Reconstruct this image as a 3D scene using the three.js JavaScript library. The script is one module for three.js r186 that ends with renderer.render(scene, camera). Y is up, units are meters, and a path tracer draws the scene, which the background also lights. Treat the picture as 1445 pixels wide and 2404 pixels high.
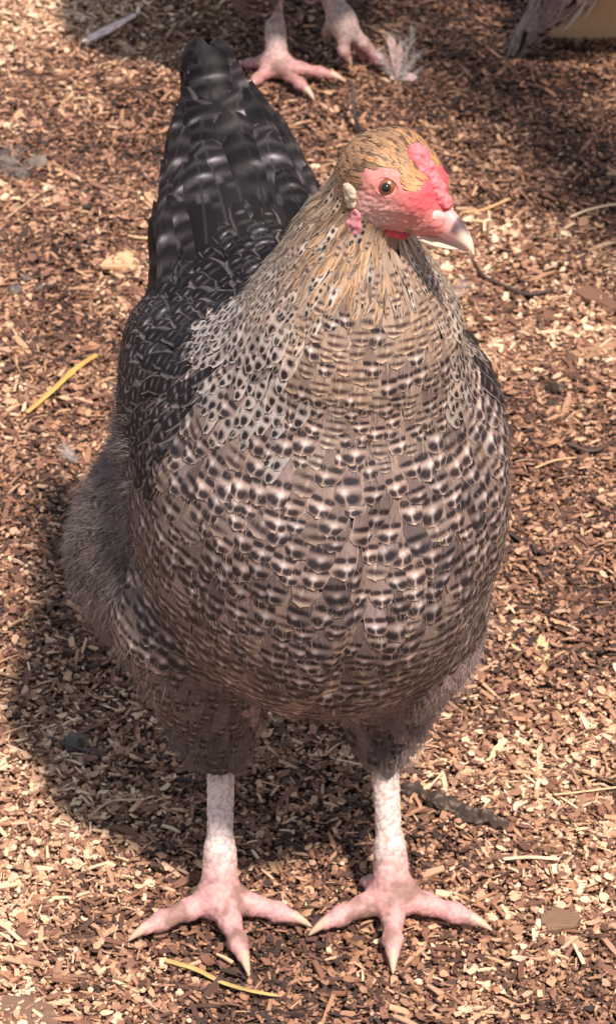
import * as THREE from 'three';
import { mergeGeometries } from 'three/addons/utils/BufferGeometryUtils.js';

// ---------------------------------------------------------------- camera, sky, sun, exposure
const scene = new THREE.Scene();
const CAM = new THREE.Vector3(0, 1.186, 1.361), PITCH = 35 * Math.PI / 180, FPX = 8440, CX = 722.5, CY = 1202;
const camera = new THREE.PerspectiveCamera(2 * Math.atan(CY / FPX) * 180 / Math.PI, 615 / 1024, 0.05, 600);
camera.position.copy(CAM);
camera.lookAt(0, CAM.y - Math.sin(PITCH), CAM.z - Math.cos(PITCH));
camera.focus = 1.56; camera.userData.fStop = 36;
const sunDir = new THREE.Vector3(0.34, 1.3, 0.66).normalize();
{ // hazy bright sky: pale blue overhead, milky towards the horizon, thin cloud; dull earth below it
  const w = 256, h = 128, d = new Float32Array(w * h * 4);
  for (let j = 0; j < h; j++) for (let i = 0; i < w; i++) {
    const el = (j + 0.5) / h * Math.PI - Math.PI / 2, az = (i + 0.5) / w * 2 * Math.PI, e = Math.sin(el), n = (j * w + i) * 4;
    const x = Math.cos(el) * Math.cos(az), z = Math.cos(el) * Math.sin(az), c = 0.5 + 0.5 * Math.sin(x * 5 + 1.3 * Math.sin(z * 4 + e * 3)) * Math.sin(z * 4.5 + 1.1 * Math.sin(x * 3.3)), k = Math.max(0, e), t = Math.pow(1 - k, 3);
    let col = e < 0 ? [0.30, 0.22, 0.16] : [0.46 + 0.44 * t, 0.62 + 0.30 * t, 0.90 + 0.0 * t]; const cl = e < 0 ? 0 : 0.62 * Math.min(1, Math.max(0, (c - 0.3) * 2));
    col = [col[0] + (1.12 - col[0]) * cl, col[1] + (1.08 - col[1]) * cl, col[2] + (1.02 - col[2]) * cl]; d[n] = col[0]; d[n + 1] = col[1]; d[n + 2] = col[2]; d[n + 3] = 1;
  }
  const t = new THREE.DataTexture(d, w, h, THREE.RGBAFormat, THREE.FloatType); t.mapping = THREE.EquirectangularReflectionMapping; t.magFilter = t.minFilter = THREE.LinearFilter; t.needsUpdate = true;
  scene.background = t; scene.environment = t; scene.backgroundIntensity = 0.58;
}
scene.environmentIntensity = 0.58;
const sun = new THREE.DirectionalLight(new THREE.Color().setRGB(1.0, 0.885, 0.79), 4.7);
sun.name = 'sun'; sun.position.copy(sunDir).multiplyScalar(4); sun.castShadow = true; sun.shadow.radius = 7;
sun.shadow.mapSize.set(2048, 2048);
Object.assign(sun.shadow.camera, { left: -1.5, right: 1.5, top: 1.5, bottom: -1.5, near: 0.1, far: 10 });
scene.add(sun, sun.target);
const renderer = new THREE.WebGLRenderer({ antialias: true });
renderer.toneMapping = THREE.LinearToneMapping; renderer.toneMappingExposure = 1.28;
renderer.shadowMap.enabled = true;
//CUT0
// ---------------------------------------------------------------- small helpers
const V = (x = 0, y = 0, z = 0) => new THREE.Vector3(x, y, z);
const clamp = (x, a = 0, b = 1) => Math.min(b, Math.max(a, x)), lerp = (a, b, t) => a + (b - a) * t;
const sstep = (a, b, x) => { const t = clamp((x - a) / (b - a)); return t * t * (3 - 2 * t); };
function rng(seed) { let s = seed | 0; return () => { s = (s + 0x6d2b79f5) | 0; let t = Math.imul(s ^ (s >>> 15), 1 | s); t = (t + Math.imul(t ^ (t >>> 7), 61 | t)) ^ t; return ((t ^ (t >>> 14)) >>> 0) / 4294967296; }; }
function hash3(x, y, z) { let h = Math.imul(x, 374761393) ^ Math.imul(y, 668265263) ^ Math.imul(z, 2147483647 - 1274126177); h = Math.imul(h ^ (h >>> 13), 1274126177); return ((h ^ (h >>> 16)) >>> 0) / 4294967296; }
function noise(x, y, z = 0) {
  const i = Math.floor(x), j = Math.floor(y), k = Math.floor(z); let a = x - i, b = y - j, c = z - k;
  a = a * a * (3 - 2 * a); b = b * b * (3 - 2 * b); c = c * c * (3 - 2 * c);
  const f = (u, v, w) => hash3(i + u, j + v, k + w);
  return lerp(lerp(lerp(f(0, 0, 0), f(1, 0, 0), a), lerp(f(0, 1, 0), f(1, 1, 0), a), b), lerp(lerp(f(0, 0, 1), f(1, 0, 1), a), lerp(f(0, 1, 1), f(1, 1, 1), a), b), c);
}
const fbm = (x, y, z = 0) => 0.55 * noise(x, y, z) + 0.3 * noise(x * 2.1 + 7, y * 2.1, z * 2.1) + 0.15 * noise(x * 4.3, y * 4.3 + 3, z * 4.3);
function worley(x, y, z) {                                   // [nearest, second nearest]
  const i = Math.floor(x), j = Math.floor(y), k = Math.floor(z); let d1 = 9, d2 = 9;
  for (let a = -1; a < 2; a++) for (let b = -1; b < 2; b++) for (let c = -1; c < 2; c++) {
    const u = i + a, v = j + b, w = k + c;
    const dx = u + hash3(u, v, w) - x, dy = v + hash3(u + 57, v, w) - y, dz = w + hash3(u, v + 91, w) - z, d = Math.sqrt(dx * dx + dy * dy + dz * dz);
    if (d < d1) { d2 = d1; d1 = d; } else if (d < d2) d2 = d;
  }
  return [d1, d2];
}
const SP = Math.sin(PITCH), CP = Math.cos(PITCH);
function rayDir(px, py) { const u = (px - CX) / FPX, v = (py - CY) / FPX; return V(u, -SP - v * CP, -CP + v * SP); }
function atZ(px, py, z) { const r = rayDir(px, py), t = (z - CAM.z) / r.z; return CAM.clone().addScaledVector(r, t); }   // the point of the place at depth z
function atY(px, py, y) { const r = rayDir(px, py), t = (y - CAM.y) / r.y; return CAM.clone().addScaledVector(r, t); }   // the point at height y
const used = {};
function numbered(n) { const k = (used[n] = (used[n] ?? -1) + 1); return k ? n + '_' + String(k).padStart(3, '0') : n; }
function mesh(name, geo, m, parent) { const o = new THREE.Mesh(geo, m); o.name = parent ? name : numbered(name); o.castShadow = o.receiveShadow = true; (parent ?? scene).add(o); return o; }
function tag(o, label, category, group) { o.userData.label = label; o.userData.category = category; if (group) o.userData.group = group; return o; }
function std(o) { const { rgb, ...rest } = o; const m = new THREE.MeshStandardMaterial({ roughness: 0.7, ...rest }); if (rgb) m.color.setRGB(...rgb); return m; }
function dataTex(w, h, f, srgb = true) {                     // f(u, v) -> linear rgb
  const d = new Uint8Array(w * h * 4), g = (x) => { x = clamp(x); return srgb ? (x <= 0.0031308 ? 12.92 * x : 1.055 * Math.pow(x, 1 / 2.4) - 0.055) : x; };
  for (let j = 0; j < h; j++) for (let i = 0; i < w; i++) { const c = f((i + 0.5) / w, (j + 0.5) / h), n = (j * w + i) * 4; d[n] = g(c[0]) * 255; d[n + 1] = g(c[1]) * 255; d[n + 2] = g(c[2]) * 255; d[n + 3] = 255; }
  const t = new THREE.DataTexture(d, w, h); t.magFilter = THREE.LinearFilter; t.minFilter = THREE.LinearMipmapLinearFilter; t.generateMipmaps = true; t.wrapS = t.wrapT = THREE.RepeatWrapping;
  if (srgb) t.colorSpace = THREE.SRGBColorSpace; t.needsUpdate = true; return t;
}
const mixc = (a, b, t) => [lerp(a[0], b[0], t), lerp(a[1], b[1], t), lerp(a[2], b[2], t)];

// ---------------------------------------------------------------- distance fields and their meshes
function ell(c, r, F, U, R) {                                 // ellipsoid with optional axes; r along (R, U, F)
  return (x, y, z) => {
    let a = x - c.x, b = y - c.y, d = z - c.z;
    if (F) { const p = a * R.x + b * R.y + d * R.z, q = a * U.x + b * U.y + d * U.z, s = a * F.x + b * F.y + d * F.z; a = p; b = q; d = s; }
    const k0 = Math.hypot(a / r[0], b / r[1], d / r[2]), k1 = Math.hypot(a / (r[0] * r[0]), b / (r[1] * r[1]), d / (r[2] * r[2]));
    return k1 < 1e-9 ? -Math.min(...r) : k0 * (k0 - 1) / k1;
  };
}
function cone(a, b, ra, rb) {
  const dx = b.x - a.x, dy = b.y - a.y, dz = b.z - a.z, L = dx * dx + dy * dy + dz * dz;
  return (x, y, z) => {
    const px = x - a.x, py = y - a.y, pz = z - a.z, t = clamp((px * dx + py * dy + pz * dz) / L);
    return Math.hypot(px - dx * t, py - dy * t, pz - dz * t) - (ra + (rb - ra) * t);
  };
}
const smin = (a, b, k) => { const h = Math.max(k - Math.abs(a - b), 0) / k; return Math.min(a, b) - h * h * k * 0.25; };
const union = (list) => (x, y, z) => { let d = list[0][0](x, y, z); for (let i = 1; i < list.length; i++) d = smin(d, list[i][0](x, y, z), list[i][1]); return d; };   // [field, softness]
function grad(F, p, e = 0.0008) {
  return V(F(p.x + e, p.y, p.z) - F(p.x - e, p.y, p.z), F(p.x, p.y + e, p.z) - F(p.x, p.y - e, p.z), F(p.x, p.y, p.z + e) - F(p.x, p.y, p.z - e)).normalize();
}
function nets(F, lo, hi, h) {                                 // surface nets
  const nx = Math.ceil((hi.x - lo.x) / h) + 1, ny = Math.ceil((hi.y - lo.y) / h) + 1, nz = Math.ceil((hi.z - lo.z) / h) + 1;
  const val = new Float32Array(nx * ny * nz).fill(1), id = (i, j, k) => (k * ny + j) * nx + i, B = 4;
  for (let k = 0; k < nz; k += B) for (let j = 0; j < ny; j += B) for (let i = 0; i < nx; i += B) {
    const c = F(lo.x + (i + B / 2) * h, lo.y + (j + B / 2) * h, lo.z + (k + B / 2) * h), far = Math.abs(c) > B * h * 2.2;
    for (let kk = k; kk < Math.min(nz, k + B); kk++) for (let jj = j; jj < Math.min(ny, j + B); jj++) for (let ii = i; ii < Math.min(nx, i + B); ii++)
      val[id(ii, jj, kk)] = far ? c : F(lo.x + ii * h, lo.y + jj * h, lo.z + kk * h);
  }
  const vid = new Int32Array(nx * ny * nz).fill(-1), pos = [], idx = [];
  for (let k = 0; k < nz - 1; k++) for (let j = 0; j < ny - 1; j++) for (let i = 0; i < nx - 1; i++) {
    let neg = 0; const o = id(i, j, k), c = [o, o + 1, o + nx, o + nx + 1, o + nx * ny, o + nx * ny + 1, o + nx * ny + nx, o + nx * ny + nx + 1];
    for (let n = 0; n < 8; n++) if (val[c[n]] < 0) neg++;
    if (neg === 0 || neg === 8) continue;
    let sx = 0, sy = 0, sz = 0, m = 0;
    for (let a = 0; a < 8; a++) for (const bit of [1, 2, 4]) {
      const b = a | bit; if (b === a) continue; const va = val[c[a]], vb = val[c[b]]; if ((va < 0) === (vb < 0)) continue;
      const t = va / (va - vb); sx += (a & 1) + (bit === 1 ? t : 0); sy += ((a >> 1) & 1) + (bit === 2 ? t : 0); sz += ((a >> 2) & 1) + (bit === 4 ? t : 0); m++;
    }
    vid[o] = pos.length / 3; pos.push(lo.x + (i + sx / m) * h, lo.y + (j + sy / m) * h, lo.z + (k + sz / m) * h);
  }
  const quad = (a, b, c, d, flip) => { if (a < 0 || b < 0 || c < 0 || d < 0) return; flip ? idx.push(a, c, b, a, d, c) : idx.push(a, b, c, a, c, d); };
  for (let k = 1; k < nz - 1; k++) for (let j = 1; j < ny - 1; j++) for (let i = 1; i < nx - 1; i++) {
    const o = id(i, j, k), v = val[o] < 0;
    if (v !== (val[o + 1] < 0)) quad(vid[o], vid[o - nx], vid[o - nx - nx * ny], vid[o - nx * ny], v ? true : false);
    if (v !== val[o + nx] < 0) quad(vid[o], vid[o - nx * ny], vid[o - 1 - nx * ny], vid[o - 1], v ? true : false);
    if (v !== val[o + nx * ny] < 0) quad(vid[o], vid[o - 1], vid[o - 1 - nx], vid[o - nx], v ? true : false);
  }
  const g = new THREE.BufferGeometry();
  g.setAttribute('position', new THREE.Float32BufferAttribute(pos, 3)); g.setIndex(idx); g.computeVertexNormals();
  // make sure the faces look outwards
  const n = g.attributes.normal, p0 = V(pos[0], pos[1], pos[2]), gr = grad(F, p0);
  if (gr.x * n.getX(0) + gr.y * n.getY(0) + gr.z * n.getZ(0) < 0) { for (let i = 0; i < idx.length; i += 3) { const t = idx[i]; idx[i] = idx[i + 1]; idx[i + 1] = t; } g.setIndex(idx); g.computeVertexNormals(); }
  return g;
}
function paint(g, f) {                                        // vertex colours (linear) from f(x, y, z, nx, ny, nz)
  const p = g.attributes.position, n = g.attributes.normal, c = new Float32Array(p.count * 3);
  for (let i = 0; i < p.count; i++) { const q = f(p.getX(i), p.getY(i), p.getZ(i), n.getX(i), n.getY(i), n.getZ(i)); c[3 * i] = q[0]; c[3 * i + 1] = q[1]; c[3 * i + 2] = q[2]; }
  g.setAttribute('color', new THREE.BufferAttribute(c, 3)); return g;
}
function shift(g, f) { const p = g.attributes.position; for (let i = 0; i < p.count; i++) { const q = f(V(p.getX(i), p.getY(i), p.getZ(i))); p.setXYZ(i, q.x, q.y, q.z); } g.computeVertexNormals(); return g; }

// ---------------------------------------------------------------- ground
const gh = (x, z) => {                                        // lumps of the litter; level where the hens stand
  const far = clamp((Math.hypot(x, z + 0.35) - 1.2) / 2);
  const flat = sstep(0.02, 0.16, Math.abs(z - 0.02)) * (1 - far);
  return (0.018 * (fbm(x * 9 + 3, z * 9 + 5) - 0.5) + 0.006 * (noise(x * 38, z * 38 + 9) - 0.5)) * flat - 0.006;
};
{
  const N = 260, pos = [], uv = [], idx = [], f = (t) => { const s = t * 2 - 1; return 1.3 * s + 250 * Math.pow(Math.abs(s), 9) * Math.sign(s); };
  for (let j = 0; j <= N; j++) for (let i = 0; i <= N; i++) { const x = f(i / N), z = f(j / N) - 0.4; pos.push(x, gh(x, z), z); uv.push(x, z); }
  for (let j = 0; j < N; j++) for (let i = 0; i < N; i++) { const a = j * (N + 1) + i; idx.push(a, a + N + 1, a + 1, a + 1, a + N + 1, a + N + 2); }
  const g = new THREE.BufferGeometry(); g.setAttribute('position', new THREE.Float32BufferAttribute(pos, 3)); g.setAttribute('uv', new THREE.Float32BufferAttribute(uv, 2)); g.setIndex(idx); g.computeVertexNormals();
  const t = dataTex(512, 512, (u, v) => {                    // dark crumbly litter below the shavings, one metre across
    const P = (q, s) => lerp(lerp(fbm(u * q, v * q, s), fbm((u - 1) * q, v * q, s), u), lerp(fbm(u * q, (v - 1) * q, s), fbm((u - 1) * q, (v - 1) * q, s), u), v);
    const a = P(9, 1), b = P(120, 4); return mixc([0.035, 0.018, 0.011], [0.3, 0.16, 0.085], clamp((a - 0.3) * 0.8 + (b - 0.35) * 1.4));
  });
  const ground = mesh('ground', g, std({ map: t, roughness: 1 })); ground.userData.kind = 'structure';
  globalThis.groundMesh = ground;
}
const ground = globalThis.groundMesh;

// shavings: chips, splinters, curls and crumbs
function chipGeo(kind, seed) {
  const r = rng(seed), g0 = [];
  if (kind === 'flake') {                                     // thin irregular flat flake, slightly bent
    const n = 7, s = new THREE.Shape(); for (let i = 0; i < n; i++) { const a = i / n * 6.283 + 0.5 * (r() - 0.5), q = 0.32 + 0.28 * r(); s[i ? 'lineTo' : 'moveTo'](Math.cos(a) * q, Math.sin(a) * q * 0.95); }
    const g = new THREE.ExtrudeGeometry(s, { depth: 0.12, bevelEnabled: false }); g.rotateX(-Math.PI / 2); { const p = g.attributes.position; for (let i = 0; i < p.count; i++) p.setY(i, p.getY(i) + 0.5 * p.getX(i) * p.getX(i) + 0.3 * (r() - 0.5) * 0); } g0.push(g);
  } else if (kind === 'splinter') {
    const g = new THREE.BoxGeometry(1, 0.34, 0.9, 2, 1, 1), p = g.attributes.position;
    for (let i = 0; i < p.count; i++) { const x = p.getX(i), e = 1 - 0.7 * Math.max(0, Math.abs(x) - 0.1) * (x > 0 ? 1.3 : 0.7); p.setXYZ(i, x, p.getY(i) * e + (Math.abs(x) < 0.1 ? 0.18 : 0), p.getZ(i) * e + 0.25 * Math.sign(x) * (r() - 0.5)); }
    g0.push(g);
  } else if (kind === 'curl') {                               // curled ribbon
    const n = 6, arc = 1.6 + 1.6 * r(), P = [], I = [];
    for (let i = 0; i <= n; i++) { const a = (i / n - 0.5) * arc, R = 0.5 / Math.sin(Math.min(arc, 3) / 2), w = 0.5 * (1 - 0.35 * Math.abs(i / n - 0.4)); const x = Math.sin(a) * R, y = (1 - Math.cos(a)) * R; P.push(x, y, -w, x, y + 0.05, w); }
    for (let i = 0; i < n; i++) { const a = 2 * i; I.push(a, a + 1, a + 2, a + 1, a + 3, a + 2); }
    const g = new THREE.BufferGeometry(); g.setAttribute('position', new THREE.Float32BufferAttribute(P, 3)); g.setIndex(I); g.computeVertexNormals(); return g;
  } else {                                                     // lump
    const g = new THREE.IcosahedronGeometry(0.5, 0), p = g.attributes.position; for (let i = 0; i < p.count; i++) { const q = 0.75 + 0.5 * noise(p.getX(i) * 3 + seed, p.getY(i) * 3, p.getZ(i) * 3); p.setXYZ(i, p.getX(i) * q, p.getY(i) * q * 0.75, p.getZ(i) * q); } g.computeVertexNormals(); g0.push(g);
  }
  const g = g0[0]; g.computeVertexNormals(); return g;
}
const woodTex = dataTex(64, 64, (u, v) => { const k = 0.8 + 0.3 * noise(u * 3, v * 40, 2) - 0.12 * noise(u * 9, v * 9, 5); return [k, k * 0.99, k * 0.97]; });
const chipMat = std({ roughness: 0.85 });
const chipKinds = [['flake', 0.36], ['splinter', 0.22], ['curl', 0.14], ['crumb', 0.28]];
const tone = (r, dark) => {                                    // colour of one shaving
  const q = r() + dark;
  const c = q < 0.115 ? [0.80, 0.555, 0.37] : q < 0.31 ? [0.60, 0.355, 0.22] : q < 0.58 ? [0.40, 0.208, 0.127] : q < 0.84 ? [0.225, 0.104, 0.066] : q < 1.05 ? [0.10, 0.048, 0.034] : [0.046, 0.026, 0.021];
  const k = 0.8 + 0.4 * r(), w = (r() - 0.5) * 0.1; return [c[0] * k * 0.98 + 0.006, c[1] * k * 0.995 * (1 + w * 0.6) + 0.004, c[2] * k * 0.98 * (1 + w * 2) + 0.003];
};
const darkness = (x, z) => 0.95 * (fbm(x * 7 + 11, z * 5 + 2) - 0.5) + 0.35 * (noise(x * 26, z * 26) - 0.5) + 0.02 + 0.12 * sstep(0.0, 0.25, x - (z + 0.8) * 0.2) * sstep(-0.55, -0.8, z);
{
  const shav = new THREE.Group(); shav.name = 'wood_shavings'; shav.userData.kind = 'stuff'; shav.userData.label = 'pale and brown wood shavings covering the ground under the hens'; scene.add(shav);
  const r = rng(5), lists = chipKinds.flatMap(([k]) => [0, 1, 2].map((v) => ({ k, v, m: [] }))), M = new THREE.Matrix4(), Q = new THREE.Quaternion(), E = new THREE.Euler();
  const COUNT = 520000, OUT = 60000;
  for (let n = 0; n < COUNT + OUT; n++) {
    let x, z; const outer = n >= COUNT;
    if (!outer) { x = (r() * 2 - 1) * 0.42; z = -1.2 + 1.48 * r(); } else { x = (r() * 2 - 1) * 1.6; z = -2.4 + 3.4 * r(); if (Math.abs(x) < 0.42 && z > -1.2 && z < 0.28) continue; }
    let pick = r(), ki = 0; while (pick > chipKinds[ki][1] && ki < 3) pick -= chipKinds[ki++][1];
    const k = chipKinds[ki][0], big = outer ? 1.7 : 1, u = r();
    let L = (0.0016 + 0.0054 * Math.pow(u, 3.5) + 0.0019 * r()) * big, W = L * (0.4 + 0.4 * r()), T = L * 0.5;
    if (k === 'splinter') { L *= 1.4 + 1.1 * r(); W = L * (0.09 + 0.17 * r()); T = W * 0.8; } else if (k === 'curl') { W = L * (0.35 + 0.3 * r()); T = L * 0.8; } else if (k === 'crumb') { L *= 0.62; W = L * (0.6 + 0.4 * r()); T = L * 0.8; }
    const deep = r(), y = gh(x, z) + 0.0065 * deep + 0.0003;
    const tilt = 0.18 + 1.0 * r() * r();
    E.set((r() - 0.5) * 2 * tilt, r() * 6.283, (r() - 0.5) * 2 * tilt, 'YXZ'); Q.setFromEuler(E);
    M.compose(V(x, y, z), Q, V(L, T, W));
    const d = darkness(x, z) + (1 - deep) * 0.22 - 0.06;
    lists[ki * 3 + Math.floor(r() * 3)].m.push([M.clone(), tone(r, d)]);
  }
  const col = new THREE.Color();
  lists.forEach((l, i) => {
    const im = new THREE.InstancedMesh(chipGeo(l.k, 31 + i), chipMat, l.m.length); im.name = 'wood_shaving'; im.castShadow = im.receiveShadow = true; im.userData.kind = 'stuff';
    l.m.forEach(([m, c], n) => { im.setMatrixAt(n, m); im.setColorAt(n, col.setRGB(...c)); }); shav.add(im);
  });
  // the larger chips on top, one by one
  const geos = [0, 1, 2, 3, 4, 5].map((i) => chipGeo(['flake', 'splinter', 'flake', 'curl', 'flake', 'splinter'][i], 77 + i)), mats = [[0.76, 0.50, 0.31], [0.62, 0.37, 0.21], [0.44, 0.24, 0.13], [0.24, 0.12, 0.065], [0.80, 0.57, 0.38]].map((rgb) => std({ rgb, roughness: 0.85, map: woodTex }));
  for (let n = 0; n < 280; n++) {
    const py = 120 + 2270 * Math.pow(r(), 0.8), px = 10 + 1425 * r(), p = atY(px, py, 0), g = n % 6, L = 0.0042 + 0.0045 * r() * r();
    const o = mesh('wood_chip', geos[g], mats[Math.floor(r() * 5)], ground);
    o.scale.set(g === 1 || g === 5 ? L * 1.5 : L, L * (g === 3 ? 0.7 : 0.4), L * (g === 1 || g === 5 ? 0.3 : 0.4 + 0.35 * r()));
    o.rotation.set((r() - 0.5) * 0.5, r() * 6.283, (r() - 0.5) * 0.5, 'YXZ'); o.position.set(p.x, gh(p.x, p.z) + 0.0068, p.z);
  }
}
//CUT1
// ---------------------------------------------------------------- the hen: body field
const YAW = 0.2, cy = Math.cos(YAW), sy = Math.sin(YAW);
const L2W = (x, y, z) => V(x * cy + z * sy, y, -x * sy + z * cy);          // hen axes (faces +z) to the place
const bR = V(cy, 0, -sy), bU = V(0, 1, 0), bF = V(sy, 0, cy);
const hC = atZ(925, 414, 0.04);
const hF = V(0.80, -0.30, 0.52).normalize(), hU = V(0, 1, 0).addScaledVector(hF, -hF.y).normalize(), hR = V().crossVectors(hF, hU);
const HL = (f, u, s) => hC.clone().addScaledVector(hF, f).addScaledVector(hU, u).addScaledVector(hR, s);
const hips = [L2W(-0.047, 0.165, -0.02), L2W(0.045, 0.165, -0.02)];
const legs = [
  { K: atZ(520, 1770, -0.012), A: atY(515, 2085, 0.016), toes: [[300, 2203], [585, 2285], [732, 2170], [540, 2040]] },
  { K: atZ(897, 1765, -0.012), A: atY(920, 2078, 0.016), toes: [[724, 2190], [922, 2280], [1155, 2178], [845, 2068]] },
];
const neckN = [[HL(-0.006, -0.006, 0), 0.0165], [atZ(824, 545, 0.03), 0.0175], [atZ(826, 645, 0.034), 0.0185], [atZ(822, 755, 0.026), 0.0395], [L2W(0.012, 0.29, 0.008), 0.064]];
const bodyParts = [
  [ell(L2W(0.006, 0.243, 0.008), [0.0765, 0.100, 0.087], bF, bU, bR), 0],
  [ell(L2W(0.002, 0.212, -0.03), [0.073, 0.076, 0.092], bF, bU, bR), 0.03],
  [ell(L2W(-0.027, 0.166, -0.075), [0.072, 0.073, 0.06], bF, bU, bR), 0.025],
  [ell(L2W(0.041, 0.166, -0.012), [0.044, 0.052, 0.052], bF, bU, bR), 0.02],
  [ell(L2W(-0.056, 0.25, -0.042), [0.017, 0.05, 0.078], bF, bU, bR), 0.02],
  [ell(L2W(0.069, 0.25, -0.035), [0.016, 0.055, 0.085], bF, bU, bR), 0.02],
  ...neckN.slice(1).map((n, i) => [cone(neckN[i][0], n[0], neckN[i][1], n[1]), [0.012, 0.010, 0.016, 0.03][i]]),
  [cone(hips[0], legs[0].K, 0.042, 0.0125), 0.014], [cone(hips[1], legs[1].K, 0.042, 0.0115), 0.014],
];
const tailA = atZ(570, 560, -0.12), tailB = atZ(490, 150, -0.17), tailM = atZ(543, 385, -0.15);
const tF = V().subVectors(tailB, tailA).normalize(), tR = V(cy, 0, -sy), tU = V().crossVectors(tF, tR).normalize();
const tailParts = [
  [cone(L2W(0.0, 0.265, -0.06), tailA, 0.058, 0.036), 0],
  [cone(tailA, tailM, 0.033, 0.0225), 0.02], [cone(tailM, tailB, 0.0225, 0.0075), 0.02],
];
const headParts = [
  [ell(hC, [0.0158, 0.0165, 0.0205], hF, hU, hR), 0],
  [cone(HL(-0.004, 0.006, 0.0080), HL(0.0135, 0.0025, 0.0072), 0.0092, 0.0062), 0.006], [cone(HL(-0.004, 0.006, -0.0080), HL(0.0135, 0.0025, -0.0072), 0.0092, 0.0062), 0.006],
  [cone(HL(0.006, -0.003, 0), HL(0.0255, -0.0065, 0), 0.0125, 0.0066), 0.008],
  [cone(HL(-0.003, -0.010, 0), HL(0.016, -0.0125, 0), 0.0115, 0.006), 0.008],
];
const torso0 = union([...bodyParts, ...tailParts.map(([f, k]) => [f, k || 0.035]), ...headParts.map(([f, k]) => [f, k || 0.012])]);
const torso = (x, y, z) => {                                   // with the parting of the breast feathers and the uneven masses of the plumage
  const d = torso0(x, y, z); if (d > 0.03 || d < -0.03 || y > 0.33) return d;
  const lx = x * cy - z * sy, lz = x * sy + z * cy; if (lz < 0.02) return d;
  const u = lx - 0.0125 - (y - 0.29) * 0.2, w = u < 0 ? 0.004 : 0.017, a = sstep(0.305, 0.275, y) * sstep(0.165, 0.2, y);
  return d + 0.0055 * a * Math.exp(-(u / w) * (u / w)) + 0.0035 * (noise(x * 30 + 4, y * 26, z * 30) - 0.5) * sstep(0.33, 0.3, y);
};
function toeJoints(leg, n) {
  const tip = atY(...leg.toes[n], 0.0045), a = leg.A.clone(); a.y = 0.0105; const q = [a];
  for (const t of [0.34, 0.62, 0.81]) q.push(a.clone().lerp(tip, t).setY(lerp(0.0098, 0.0052, t) + (n === 3 ? 0.003 * (1 - t) : 0.0012 * Math.sin(t * 3.1))));
  q.push(tip); return q;
}
function legField(leg, s = 1) {
  const list = [[cone(leg.K.clone().add(V(0, 0.012, 0)), leg.A, 0.0069 * s, 0.0057 * s), 0], [cone(leg.A.clone().addScaledVector(leg.K.clone().sub(leg.A).normalize(), 0.018), leg.A.clone().add(V(0, -0.003, 0.003)), 0.0052 * s, 0.0080 * s), 0.010]];
  leg.toes.forEach((_, n) => { const q = leg.joints ? leg.joints[n] : toeJoints(leg, n), R = n === 3 ? [0.0055, 0.0042, 0.0036, 0.0028] : [0.0062, 0.0048, 0.0043, 0.0031]; for (let i = 0; i < 3; i++) list.push([cone(q[i], q[i + 1], R[i] * s, R[i + 1] * s), i ? 0.0022 : 0.0085]); for (let i = 1; i < 3; i++) list.push([cone(q[i], q[i].clone().lerp(q[i + 1], 0.12), R[i] * s * 1.16, R[i] * s * 1.1), 0.002]); });
  return union(list);
}
const scaleBumps = (leg) => (x, y, z) => { const [a, b] = worley(x * 265, y * 235, z * 265); return 0.00034 * sstep(0.0, 0.3, b - a); };
function legGeo(leg, s, tone = [1, 1, 1]) {
  const F0 = legField(leg, s), lo = leg.A.clone(), hi = leg.A.clone(); [leg.K, ...leg.toes.flatMap((_, n) => (leg.joints ? leg.joints[n] : toeJoints(leg, n)))].forEach((p) => { lo.min(p); hi.max(p); });
  lo.subScalar(0.014); hi.addScalar(0.014); hi.y += 0.012;
  const g = nets(F0, lo, hi, 0.0012), bump = scaleBumps(leg), n = g.attributes.normal, p = g.attributes.position;
  for (let i = 0; i < p.count; i++) { const b = bump(p.getX(i), p.getY(i), p.getZ(i)); p.setXYZ(i, p.getX(i) + n.getX(i) * b, p.getY(i) + n.getY(i) * b, p.getZ(i) + n.getZ(i) * b); }
  g.computeVertexNormals();
  return paint(g, (x, y, z) => {
    const [a, b] = worley(x * 265, y * 235, z * 265), seam = sstep(0.0, 0.16, b - a), up = sstep(0.02, 0.045, y);
    let c = mixc([0.70, 0.36, 0.34], [0.86, 0.72, 0.65], up); c = mixc([0.40, 0.24, 0.24], c, 0.3 + 0.7 * seam);
    const dirt = sstep(0.47, 0.66, fbm(x * 90 + 5, y * 110, z * 90)) * (1 - up) ; return mixc(c, [0.2, 0.12, 0.085], dirt * 0.75).map((v, i) => v * tone[i]);
  });
}
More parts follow.
